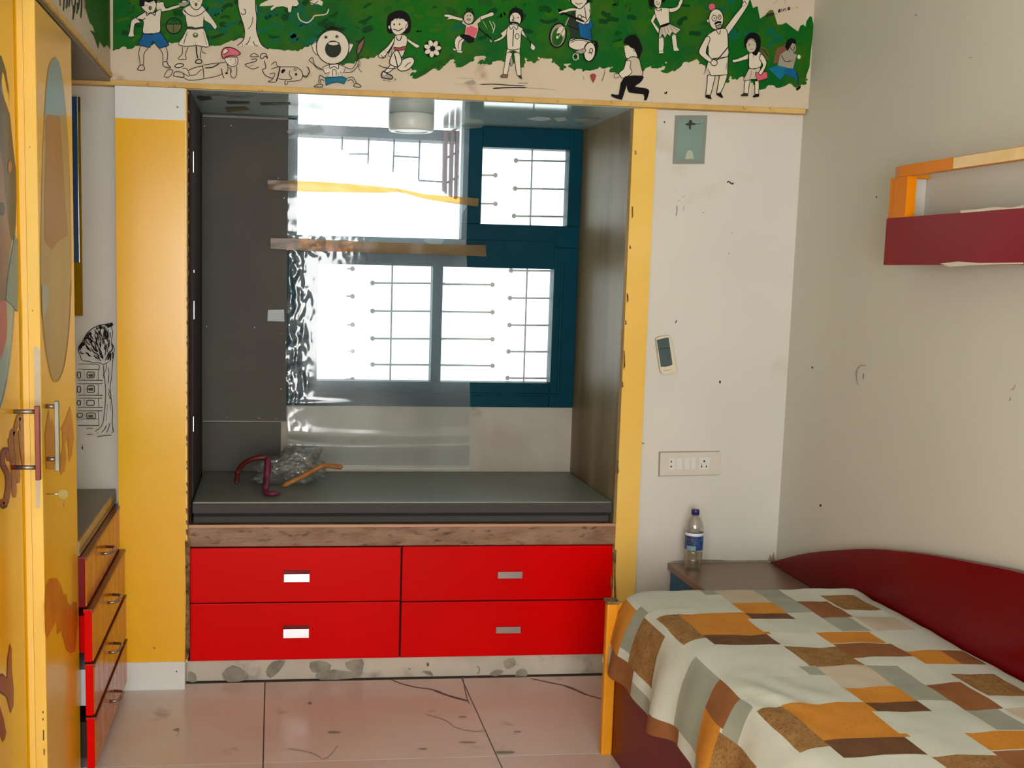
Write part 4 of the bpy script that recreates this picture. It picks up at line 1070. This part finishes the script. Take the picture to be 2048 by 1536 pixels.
for z in (860, 985, 1228):
    P.fill('paint_olive', [(165, z - 8), (210, z - 12), (208, z + 16), (168, z + 14)]).line(4, [(165, z + 2), (210, z - 3)])
P.build('building', wd)
P = Paint(pt, (0, 750, 3.84))
P.ell('ink', 633, 560, 5, 14).line(5, [(636, 530), (632, 560)], 'ink')
P.build('drip_mark', wd)

mi = thing('wall_mirror', 'narrow mirror with a blue edge, half hidden behind the wardrobe', 'mirror', (-.75, YW - .01, 1.36))
box('glass', (-.98, -.676, YW - .012, YW - .002, 1.362, 2.12), 'mirror_glass', mi)
box('edge_strip', (-.704, -.686, YW - .018, YW - .012, 1.55, 2.12), 'blue_frame', mi)

ch = thing('chest', 'low chest of plank-fronted drawers with a brown top, between wardrobe and yellow column', 'chest', (-.85, 3.97, 0))
box('carcass', (-1.15, -.60, 3.57, 4.38, .02, .688), 'chest_dark', ch)
ct = MB().box(-1.2, -.569, 3.557, 4.395, .689, .736).build('counter_top', 'counter_brown', ch, .003)
box('edge_band', (-.571, -.5665, 3.557, 4.39, .690, .7345), 'counter_edge', ct)
box('edge_groove', (-.567, -.5655, 3.557, 4.39, .704, .707), 'counter_brown', ct)
plank_me = None
for k, (z0, z1, xf) in enumerate(((.534, .684, -.548), (.366, .526, -.530), (.200, .358, -.528), (.034, .192, -.526))):
    d = MB().box(xf - .026, xf - .004, 3.555, 4.362, z0, z1).build('drawer', 'drawer_red', ch, .002)
    d.data.materials[0] = MATS['maroon'] if k == 0 else MATS['drawer_red']
    MB().box(-.66, xf - .026, 3.60, 4.32, z0 + .015, z1 - .03).build('drawer_box', ('maroon', 'drawer_red', 'laminate_white', 'chest_dark')[k], d)
    MB().box(xf - .028, xf + .003, 3.556, 4.363, z1 - .008, z1 + .002).build('top_trim', 'plank_trim', d)
    n = 8; w = (4.36 - 3.557) / n
    for i in range(n):
        y0 = 3.557 + i * w
        MB().box(xf - .004, xf, y0 + .0026, y0 + w - .0026, z0 + .002, z1 - .008).build('plank', 'plank_orange', d, .0008, 1)
    zc = (z0 + z1) / 2 + .01; yc = 3.93
    pts = [(xf, yc - .05, zc), (xf + .020, yc - .045, zc), (xf + .030, yc - .03, zc + .002), (xf + .032, yc + .03, zc + .002), (xf + .022, yc + .046, zc), (xf, yc + .05, zc)]
    MB().tube(pts, .0048, 8).build('handle', 'steel_worn', d)

wa = thing('wardrobe', 'tall glossy yellow wardrobe painted with oval portraits and red lettering, at left edge', 'wardrobe', (-.9, 3.0, 0))
box('carcass', (-1.2, -.64, 1.2, 3.552, 0.02, 2.17), 'laminate_yellow', wa)
da = MB().box(-.64, -.615, 2.05, 3.01, .03, 2.168).build('door', 'laminate_yellow', wa, .001)
db = MB().box(-.637, -.5705, 3.042, 3.553, .03, 2.168).build('door', 'laminate_yellow', wa, .001)
box('edge_band', (-.614, -.5995, 3.038, 3.043, .03, 2.168), 'yellow_edge', db)
box('edge_band', (-.5985, -.5708, 3.0365, 3.043, .03, 2.168), 'strip_yellow', db)
pa = lambda x, y, k: onX(x, y, -.615 + .0006 + k)
pbq = lambda x, y, k: onX(x, y, -.5705 + .0005 + k)
# portrait oval of the near door
P = Paint(pa)
P.plane = lambda x, y, k: Vector((-.615 + .0006 + k, x, y))
P.ell('art_rim', 2.690, 1.615, .300, .420, n=60).ell('art_blue', 2.688, 1.615, .288, .408, n=60)
P.plane = pa
P.fill('art_hair', [(-62, 180), (-50, 110), (-30, 95), (-10, 105), (3, 112), (12, 140), (18, 180), (20, 215), (18, 190), (10, 150), (5, 140), (2, 180), (10, 200), (20, 230), (26, 290), (32, 340), (33, 400), (32, 450), (27, 480), (-66, 480), (-70, 330)])
P.fill('art_skin', [(-52, 480), (-46, 340), (-30, 305), (0, 300), (6, 330), (10, 380), (14, 430), (20, 470), (24, 480), (18, 520), (14, 560), (10, 600), (14, 612), (-20, 660), (-44, 600)])
P.ell('art_hair', 4, 418, 6, 14).ell('art_red', 20, 334, 4, 12)
P.fill('art_teal', [(30, 470), (36, 480), (37, 560), (36, 625), (26, 612), (12, 600), (15, 560), (20, 525)])
P.fill('art_red', [(-66, 660), (-40, 610), (12, 600), (15, 640), (13, 680), (6, 705), (0, 720), (-40, 760), (-64, 730)])
P.line(2, [(44, 800), (44, 420)], 'art_rim').build('portrait', da)
# lettering
P = Paint(pa, (0, 750, 3.84))
S = [(60, 590), (40, 580), (22, 620), (22, 670), (52, 720), (62, 770), (60, 860), (38, 920), (15, 900), (4, 860)]
P.line(46, [(78, 660), (66, 600), (40, 575), (20, 620), (22, 690), (56, 760), (64, 850), (48, 960), (28, 1010), (8, 960)], 'letter_rim', taper=False)
P.line(34, [(74, 650), (62, 605), (42, 588), (26, 625), (28, 690), (58, 760), (66, 850), (46, 950), (28, 995), (12, 955)], 'letter_red', taper=False)
P.line(38, [(82, 480), (86, 560), (104, 720), (112, 940)], 'letter_red').line(34, [(86, 480), (112, 420), (128, 560), (144, 830)], 'letter_red').line(34, [(120, 420), (155, 310), (172, 400), (186, 690)], 'letter_red').line(12, [(150, 420), (160, 560), (178, 700)], 'letter_red')
P.build('lettering', da)
P = Paint(pa, (0, 1136, 3.84))
P.fill('letter_rim', [(76, 576), (90, 620), (92, 800), (106, 920), (104, 1060), (82, 1116), (48, 990), (0, 960), (-30, 950), (-30, 830), (18, 810), (52, 840), (56, 700)])
P.fill('letter_red', [(76, 590), (86, 630), (88, 800), (100, 920), (98, 1050), (82, 1100), (54, 985), (6, 945), (-30, 940), (-30, 845), (16, 826), (56, 856), (62, 700)])
P.fill('letter_red', [(-30, 1050), (0, 1060), (30, 1160), (48, 1260), (40, 1310), (22, 1338), (0, 1280), (-30, 1200)])
P.build('lettering', da)
# far door: long oval, strokes of lettering
P = Paint(pbq)
P.fill('art_sand', [(110, 113), (118, 124), (124, 150), (130, 200), (136, 270), (140, 360), (143, 470), (143, 570), (139, 650), (131, 720), (122, 752), (112, 764), (103, 752), (94, 710), (86, 640), (82, 560), (82, 460), (84, 350), (87, 270), (91, 190), (96, 140), (102, 122)], 2)
P.fill('art_pale_blue', [(110, 116), (118, 126), (124, 152), (129, 196), (132, 228), (110, 232), (89, 229), (92, 190), (97, 142), (103, 124)])
P.fill('art_ochre', [(91, 238), (97, 228), (110, 230), (120, 232), (124, 300), (132, 420), (136, 470), (120, 480), (104, 500), (90, 480), (89, 400), (92, 300)])
P.fill('art_grey', [(84, 570), (96, 570), (99, 600), (94, 622), (85, 640)])
P.line(1.2, [(82, 560), (86, 640), (94, 710), (103, 752), (112, 764), (122, 752), (131, 720), (139, 650), (143, 560)], 'art_ochre').build('oval', db)
P = Paint(pbq, (0, 750, 3.84))
P.fill('letter_orange', [(540, 235), (556, 330), (568, 480), (552, 620), (530, 668), (524, 560), (516, 470), (500, 540), (512, 640), (496, 740), (465, 768), (458, 660), (482, 560), (480, 430), (464, 420), (500, 350), (520, 290)])
P.fill('letter_orange', [(345, 450), (376, 260), (392, 400), (404, 330), (418, 420), (420, 720), (398, 728), (356, 720), (350, 560)])
P.build('lettering', db)
P = Paint(pbq, (0, 1136, 3.84))
P.fill('letter_orange', [(340, 290), (352, 140), (380, 80), (436, 76), (470, 130), (486, 200), (512, 200), (518, 260), (546, 290), (560, 260), (592, 262), (598, 400), (580, 640), (546, 656), (510, 630), (492, 560), (470, 480), (440, 510), (436, 400), (400, 470), (360, 545), (346, 500)])
P.build('lettering', db)
P = Paint(lambda x, y, k: onY(x, y, 3.036 - k))
P.ell('paint_brown', 59, 294, .8, 2).ell('paint_brown', 65, 621, .8, 2).fill('ink', [(85, 1422), (87, 1422), (87, 1427), (85, 1427)]).fill('ink', [(85, 1436), (87, 1436), (87, 1441), (85, 1441)]).fill('ink', [(86, 1460), (88, 1460), (88, 1481), (86, 1481)]).fill('paint_brown', [(87, 1496), (90, 1500), (89, 1512), (87, 1508)]).fill('cloth_beige', [(68, 690), (80, 700), (82, 860), (80, 1015), (73, 1018), (70, 860)])
P.build('edge_chips', db)
# bar handles


def pull(m, Y, px0, px1, py0, py1, xface, door):
    a, b = onY(px0, py0, Y), onY(px1, py1, Y)
    g = MB()
    g.box(a.x, onY(px1, py0, Y).x, Y - .006, Y + .010, b.z, a.z)
    h = g.build('handle', m, door, .0015)
    for z in (a.z - .014, b.z + .030):
        MB().tube([(xface, Y + .003, z), (a.x + .003, Y + .003, z)], .0055, 10).build('handle_rod', 'steel_worn', door)
    return h


pull('handle_grey', 3.09, 108.5, 117.5, 802, 942, -.571, db)
pull('handle_brown', 2.93, 69, 79, 812, 960, -.616, da)
k = onY(127, 988, 3.09)
MB().tube([(-.572, 3.09, k.z), (k.x, 3.09, k.z)], .0022, 8).build('key_shaft', 'steel', db)
MB().tube([(k.x, 3.087, k.z), (k.x, 3.091, k.z)], .0125, 18).build('key_bow', 'lock_brass', db)
MB().tube([(k.x, 3.089, k.z - .012), (k.x + .001, 3.089, k.z - .02), (k.x, 3.089, k.z - .032)], .0014, 6).build('key_ring', 'steel_worn', db)

# ------------------------------------------------------------------ right panel wall: sleeve, remote, switches, marks
sv = thing('wall_sleeve', 'clear plastic sleeve holding a teal card with dark cross mark, high on white panel', 'sleeve', (1.527, YW, 1.965))
MB().prism([onY(*q, YW - .001) for q in ((1350, 231), (1414, 231), (1408, 328), (1345, 328))], (0, -.005, 0)).build('clear_cover', 'sleeve_film', sv)
MB().prism([onY(*q, YW - .0005) for q in ((1357, 237), (1407, 238), (1401, 320), (1352, 320))], (0, -.001, 0)).build('card', 'card_teal', sv)
P = Paint(lambda x, y, k: onY(x, y, YW - .0065 - k))
P.line(4.6, [(1382, 240), (1380, 248), (1380, 259)], 'card_mark', 2).line(4.6, [(1371, 249), (1380, 248), (1391, 248)], 'card_mark', 2).ell('card_mark', 1381, 244, 3.4, 4).line(1.5, [(1391, 248), (1402, 247)], 'card_mark', 1).build('cross_mark', sv)
P = Paint(lambda x, y, k: onY(x, y, YW - .0064 - k))
P.fill('card_emblem', [(1370, 318), (1374, 303), (1380, 300), (1385, 304), (1388, 318)]).line(1, [(1379, 305), (1379, 311)], 'plate_line', 1).build('emblem', sv)

re = thing('remote', 'cream air-conditioner remote with a dark screen, hung tilted on the white panel', 'remote control', onY(1331, 748, YW))
RP = [onY(*q, YW - .002) for q in ((1309.5, 677), (1311, 675), (1322, 671.5), (1335, 670.5), (1337, 672), (1345, 710), (1350, 740), (1347, 743), (1338, 747), (1325, 748.5), (1321, 746), (1318, 741), (1313, 710))]
MB().prism(RP, (0, -.02, 0)).build('body', 'remote_cream', re, .003)
s6 = (1300, 660, 15.36)
P6 = lambda pts, y: [onY(s6[0] + a / s6[2], s6[1] + b / s6[2], y) for a, b in pts]
MB().prism(P6([(205, 305), (400, 258), (570, 228), (690, 1050), (640, 1085), (480, 1125), (330, 1128)], YW - .0215), (0, -.0008, 0)).build('screen', 'remote_screen', re)
P = Paint(lambda x, y, k: onY(x, y, YW - .0226 - k), s6)
P.line(28, [(245, 605), (400, 570), (605, 545)], 'remote_dark', 2).line(16, [(460, 330), (515, 550)], 'remote_dark', 1).line(14, [(560, 700), (600, 1030)], 'remote_dark', 1).line(26, [(325, 1118), (480, 1112), (640, 1072), (682, 1035)], 'remote_dark', 2).line(18, [(205, 318), (400, 268), (570, 238)], 'remote_dark', 2).line(13, [(425, 1255), (520, 1232), (665, 1212)], 'plate_line', 2)
P.build('screen_lines', re)

sw = thing('switch_plate', 'white modular switch plate with two sockets and three switches, above the bottle', 'switch', onY(1377, 952, YW))
s7 = (1310, 890, 14.63)
P7 = lambda pts, y: [onY(s7[0] + a / s7[2], s7[1] + b / s7[2], y) for a, b in pts]
MB().prism(P7([(110, 195), (1880, 175), (1860, 880), (95, 915)], YW - .0006), (0, -.002, 0)).build('plate_gap', 'plate_line', sw)
MB().prism(P7([(145, 218), (1900, 192), (1880, 862), (125, 898)], YW - .002), (0, -.007, 0)).build('plate', 'plate_white', sw, .0015)
for nm, q in (('switch', [(620, 375), (790, 372), (790, 722), (620, 725)]), ('switch', [(845, 370), (1000, 368), (1005, 712), (860, 715)]), ('switch', [(1030, 365), (1185, 363), (1182, 710), (1045, 712)])):
    MB().prism(P7(q, YW - .008), (0, -.004, 0)).build(nm, 'switch_white', sw, .0012)
for nm, q in (('socket', [(400, 385), (585, 382), (580, 730), (400, 735)]), ('socket', [(1290, 362), (1610, 355), (1600, 712), (1290, 720)])):
    so = MB().prism(P7(q, YW - .008), (0, -.002, 0)).build(nm, 'switch_white', sw, .0008)
    P = Paint(lambda x, y, k: onY(x, y, YW - .0103 - k), s7)
    if q[0][0] < 1000:
        P.ell('hole_black', 478, 490, 20, 26).ell('hole_black', 470, 632, 26, 24)
    else:
        P.ell('hole_black', 1442, 474, 30, 28).ell('hole_black', 1364, 632, 20, 28).ell('hole_black', 1502, 630, 20, 28).line(24, [(1364, 545), (1364, 600)], 'hole_black', 1).line(22, [(1506, 540), (1504, 580)], 'paint_grey', 1)
    P.build('socket_hole', so)
marks = bpy.data.objects['wall_back']
P = Paint(lambda x, y, k: onY(x, y, YW - .0007 - k))
P.ell('ink', 1329, 244, 1.6, 2).line(2.4, [(1454, 365), (1458, 363), (1462, 367), (1466, 367)], 'ink').ell('ink', 1465.5, 367, 2, 2).ell('ink', 1440, 764, 1.9, 3).ell('strap_ochre', 1286, 887, 2.4, 1.8).line(1.6, [(1353, 640), (1352, 644), (1350, 646)], 'ink')
P.line(2.2, [(1353.5, 411), (1354, 420), (1352, 432)], 'paint_grey').line(2.2, [(1368, 411), (1367, 421)], 'paint_grey').line(2, [(1357, 402), (1360, 400)], 'paint_grey').line(1.4, [(1365, 396), (1370, 390)], 'plate_line').line(1.4, [(1463, 468), (1466, 465)], 'paint_grey').ell('paint_grey', 1458, 507, 1.2, 1.4).ell('plate_line', 1407, 425, 2, .8)
P.fill('plate_line', [(1536, 1122), (1540, 1108), (1543, 1115), (1548, 1104), (1550, 1122)])
P.fill('stain_grey', [(1342, 1122), (1410, 1119), (1470, 1121), (1550, 1120), (1550, 1123), (1342, 1124)])
P.build('wall_mark', marks)
P = Paint(lambda x, y, k: onX(x, y, XR - .0007 - k))
P.ell('ink', 1624.5, 735, 1.6, 2.2).ell('ink', 1641, 1011, 2.4, 2.4).ell('ink', 1753, 394, 1.4, 2).ell('paint_grey', 1832, 30, 3.4, 1.6).ell('paint_grey', 1941, 115, 3, 1.2)
P.line(1.6, [(1732, 731), (1722, 731), (1714, 738), (1712, 752), (1716, 771)], 'paint_grey').line(2, [(1726.5, 747), (1726.5, 758)], 'ink').line(1.4, [(2031, 769), (2026, 779), (2022, 777)], 'paint_grey').line(2, [(2021, 795), (2019, 802)], 'ink')
P.build('wall_mark', bpy.data.objects['wall_right'])

# ------------------------------------------------------------------ wall shelf on the right
sh = thing('wall_shelf', 'wall-hung shelf with orange top rail and maroon front board, on the right wall', 'shelf', (1.9, 3.0, 1.6))
XS = 1.85
fb = box('front_board', (XS, XS + .018, 1.6, 3.503, 1.599, 1.740), 'maroon_shelf', sh, .001)
box('bottom_board', (XS + .018, XR, 1.6, 3.5, 1.603, 1.621), 'maroon_shelf', sh)
mb = MB()
prof = [(XS, 1.6), (XS, 3.44), (XS + .012, 3.492), (XS + .03, 3.506), (XR - .002, 3.506), (XR - .002, 3.47), (XS + .03, 3.47), (XS + .026, 3.44), (XS + .026, 1.6)]
mb.prism([(x, y, 1.860) for x, y in prof], (0, 0, .033))
tr = mb.build('top_rail', 'rail_orange', sh, .002)
box('worn_patch', (XS - .001, XS + .004, 1.6, 3.155, 1.8615, 1.8915), 'rail_worn', tr)
box('post', (XS + .004, XS + .03, 3.475, 3.503, 1.74, 1.860), 'rail_orange', sh, .001)
box('post', (XS + .001, XS + .03, 3.396, 3.470, 1.74, 1.860), 'rail_orange', sh, .001)
box('end_panel', (XS + .03, XR - .001, 3.49, 3.503, 1.621, 1.860), 'wall_plain', sh)
P = Paint(lambda x, y, k: onX(x, y, XS - .0006 - k))
P.fill('paint_pale', [(1920, 421), (1960, 418), (1990, 414), (2020, 416), (2047, 410), (2047, 416), (1990, 420), (1960, 423), (1922, 426)])
P.fill('paint_pale', [(1880, 527), (1915, 523), (1960, 526), (2047, 525), (2047, 528), (1990, 529), (1930, 531), (1900, 534)])
P.build('peeled_edge', fb)

# ------------------------------------------------------------------ side table, bottle, bed
st = thing('side_table', 'low blue side table with a brown top, in the corner behind the bed', 'side table', (1.74, 4.05, 0))
tp_ = MB().box(1.520, 1.928, 3.72, 4.392, .420, .447).build('table_top', 'table_brown', st, .004)
box('side_panel', (1.532, 1.548, 3.74, 4.385, 0.0, .420), 'table_blue', st)
box('side_panel', (1.905, 1.925, 3.74, 4.385, 0.0, .420), 'table_blue', st)
box('front_panel', (1.548, 1.905, 3.74, 3.756, 0.0, .420), 'table_blue', st)
bx_, by_ = 1.588, 4.30
bt = thing('water_bottle', 'clear plastic water bottle with a blue cap and blue label on the side table', 'bottle', (bx_, by_, .447))
R_ = .034
body = [(.0, .004), (.024, .0), (.031, .003), (R_, .014), (R_ - .0015, .030), (R_, .034), (R_ - .0015, .046), (R_, .050), (R_, .094), (R_ - .001, .097), (R_ - .001, .140), (R_, .146), (R_, .160), (.031, .176), (.025, .192), (.0165, .204), (.0135, .208), (.0135, .212)]
MB().lathe(body, (bx_, by_, .4475), 32).build('body', 'bottle_film', bt)
MB().lathe([(.0, .005), (.023, .002), (.0325, .014), (.0325, .060), (.0, .060)], (bx_, by_, .4475), 28).build('water', 'water_film', bt)
MB().lathe([(.0, .228), (.0135, .228), (.0148, .226), (.0155, .208), (.0, .208)], (bx_, by_, .4475), 28).build('cap', 'cap_blue', bt)
lb = MB(); n = 48
for j, (z0, z1) in enumerate(((.076, .092), (.092, .110), (.110, .130), (.130, .141))):
    for i in range(n):
        a0, a1 = 2 * pi * i / n, 2 * pi * (i + 1) / n
        am = math.degrees((a0 + a1) / 2) % 360
        left = 200 < am < 262
        if j == 3: m = 0
        elif j == 0 and left: m = 3
        elif left: m = 2
        else: m = 1
        lb.face([(bx_ + (R_ + .0006) * cos(a), by_ + (R_ + .0006) * sin(a), .4475 + z) for a, z in ((a0, z0), (a1, z0), (a1, z1), (a0, z1))], m, True)
lb.build('label', ['label_white', 'label_blue', 'label_navy', 'label_teal'], bt)

bd = thing('bed', 'single bed with maroon side, yellow end board and arched maroon back board at right', 'bed', (1.5, 2.6, 0))
XB = 1.925
arch = [(4.365, .452), (4.20, .512), (4.04, .567), (3.82, .630), (3.61, .684), (3.43, .720), (3.257, .750), (3.0, .786), (2.81, .809), (2.5, .832), (2.1, .845), (1.6, .84), (1.6, .10), (3.70, .10), (3.70, .449), (4.365, .449)]
arch_s = smooth_line(arch[:12], 4)
MB().prism([(XB, y, z) for y, z in list(arch_s) + arch[12:]], (.028, 0, 0)).build('back_board', 'maroon', bd, .002)
box('side_board', (1.098, 1.120, 1.6, 3.632, 0.0, .40), 'maroon', bd, .001)
eb = MB().box(1.066, 1.922, 3.634, 3.664, .0, .505).build('end_board', 'post_yellow', bd, .004)
box('post', (1.062, 1.098, 3.622, 3.645, .0, .505), 'post_yellow', bd, .006)
box('post_cap', (1.060, 1.102, 3.618, 3.668, .505, .515), 'plywood_edge', bd, .002)
box('base', (1.120, 1.920, 1.6, 3.632, .22, .36), 'chest_dark', bd)
mt = MB().box(1.150, 1.918, 1.6, 3.600, .362, .525).build('mattress', 'mattress_white', bd, .03, 3)

# patchwork cover: mesh lines follow the edges of the patches
PAT = [  # x0, x1, y0, y1 within one repeat (period .75), material index
    (1.20, 1.405, 2.39, 2.605, 2), (1.09, 1.20, 2.36, 2.60, 3), (1.20, 1.39, 2.295, 2.39, 5),
    (1.405, 1.54, 2.60, 2.71, 2), (1.405, 1.54, 2.535, 2.60, 5), (1.625, 1.725, 2.545, 2.725, 4), (1.735, 1.85, 2.62, 2.79, 3),
    (1.54, 1.70, 2.305, 2.405, 2), (1.54, 1.71, 2.925, 3.05, 4), (1.39, 1.54, 2.83, 3.03, 3), (1.71, 1.81, 2.86, 2.97, 2), (1.81, 1.88, 2.86, 2.97, 4),
    (1.54, 1.625, 2.605, 2.86, 6), (1.625, 1.71, 2.41, 2.545, 6), (1.36, 1.405, 2.805, 2.87, 6), (1.405, 1.54, 2.71, 2.86, 7),
    (1.09, 1.36, 2.66, 2.80, 1), (1.54, 1.625, 2.41, 2.605, 1), (1.39, 1.54, 2.41, 2.535, 1), (1.725, 1.85, 2.41, 2.545, 7), (1.85, 1.93, 2.545, 2.79, 1)]
SIDE = [  # y0, y1, z0, z1
    (3.50, 3.80, .36, .52, 2), (3.42, 3.50, .40, .56, 6), (3.235, 3.42, .37, .52, 3), (2.83, 3.01, .335, .53, 6), (2.69, 2.83, .46, .545, 4),
    (2.62, 2.69, .40, .545, 6), (3.36, 3.56, .2, .37, 4), (3.56, 3.80, .2, .36, 0), (3.235, 3.36, .2, .335, 6), (3.15, 3.235, .2, .335, 2), (2.96, 3.15, .2, .335, 4),
    (2.70, 2.83, .335, .46, 2), (2.48, 2.70, .30, .45, 3), (2.72, 2.83, .28, .335, 6), (2.83, 2.96, .2, .335, 0), (2.10, 2.25, .36, .52, 4), (1.95, 2.1, .3, .5, 6)]
prof = [(1.080, .288), (1.081, .31), (1.082, .335), (1.083, .36), (1.085, .37), (1.088, .40), (1.093, .43), (1.097, .45), (1.099, .46), (1.106, .48), (1.113, .50), (1.122, .52), (1.134, .535), (1.148, .543), (1.165, .548), (1.185, .550)]
xs = sorted({1.20, 1.36, 1.39, 1.405, 1.54, 1.625, 1.70, 1.71, 1.725, 1.735, 1.81, 1.85, 1.88})
x = 1.2
full = []
for a, b in zip(xs, xs[1:]):
    k = max(1, round((b - a) / .022))
    full += [a + (b - a) * i / k for i in range(k)]
full += [1.88, 1.895, 1.908, 1.915]
for x in full:
    z = .551 if x < 1.86 else .551 - ((x - 1.86) / .06) ** 2 * .02
    prof.append((x, z))
cuts = set()
for p in PAT:
    for s in (-1, 0, 1, 2):
        for q in (p[2], p[3]):
            v = round(q + .75 * s, 4)
            if 1.75 < v < 3.60: cuts.add(v)
for p in SIDE:
    cuts |= {p[0], p[1]}
cuts = sorted(c for c in cuts if 1.7 < c < 3.60)
cl = [cuts[0]]
for c in cuts[1:]:
    if c - cl[-1] > .004: cl.append(c)
vs = []
for a, b in zip([1.62] + cl, cl + [3.60]):
    k = max(1, round((b - a) / .022))
    vs += [a + (b - a) * i / k for i in range(k)]
vs += [3.60, 3.612]
rear = [(3.628, .006), (3.640, .02), (3.648, .05), (3.654, .09), (3.660, .13)]


def cov(x, z, y, top, drop=0):
    d = max(0, min(1, (.545 - z) / .28))
    fold = sin(y * 17.5 + .6) * .5 + sin(y * 31 + 2) * .3
    X = x - .012 * d + .034 * fold * d
    Z = z
    if not top:
        Z += .02 * d * sin(y * 13 + 1) * d
        if y > 3.5: X -= .028 * (y - 3.5) / .15 * d; Z += .05 * d * max(0, (y - 3.5) / .15)
    else:
        Z += .005 * noise.noise(Vector((x * 7, y * 5, 0))) + .003 * noise.noise(Vector((x * 19, y * 14, 4)))
        r = math.exp(-((x - 1.2) / .12) ** 2) * math.exp(-((y - 2.66) / .10) ** 2)
        Z += .006 * r * sin(x * 60 + y * 30)
    wv = .011 * noise.noise(Vector((x * 9, y * 6, 8)))
    return Vector((X, y + wv * (1 if 1.7 < y < 3.58 else 0), max(.2, Z - drop)))


mb = MB()
rows = [(y, 0) for y in vs] + rear
for (y, dr_) in rows:
    for i, (x, z) in enumerate(prof):
        top = x >= 1.13
        p = cov(x, z, y, top)
        if dr_: p.z = max(p.z - dr_ * max(.15, min(1, (p.z - .33) / .2)), .22)
        mb.v.append(tuple(p))
nX = len(prof)
for j in range(len(rows) - 1):
    yc = (rows[j][0] + rows[j + 1][0]) / 2
    for i in range(nX - 1):
        xc = (prof[i][0] + prof[i + 1][0]) / 2; zc = (prof[i][1] + prof[i + 1][1]) / 2
        m = 0
        if zc < .538:
            for (a, b, c, d, mm) in SIDE:
                if a < yc < b and c < zc < d: m = mm
        else:
            for (a, b, c, d, mm) in PAT:
                for s in (-1, 0, 1, 2):
                    if a < xc < b and c + .75 * s < yc < d + .75 * s: m = mm
            if yc > 3.44 and xc < 1.36: m = 1
        a = j * nX + i
        mb.f.append((a, a + 1, a + nX + 1, a + nX)); mb.mi.append(m); mb.sm.append(True)
bc = mb.build('bedspread', ['cloth_white', 'cloth_pale', 'cloth_orange', 'cloth_tan', 'cloth_rust', 'cloth_brown', 'cloth_grey', 'cloth_beige'])
tag(bc, 'patchwork-print bedspread in white, orange, tan and brown, draped over the bed', 'bedspread')

# tiny scattered marks stay joined
for o in bpy.data.objects:
    if o.type == 'MESH' and o.name.split('.')[0] in ('crack', 'stain', 'chipped_edge', 'edge_chips', 'peeled_edge', 'wall_mark', 'painted_ground_marks', 'painted_signature', 'painted_foliage', 'socket_hole', 'screen_lines', 'screw', 'lettering', 'drip_mark'):
        if o.name.startswith('screw') and len(o.data.vertices) < 40: continue
        o['kind'] = 'stuff'
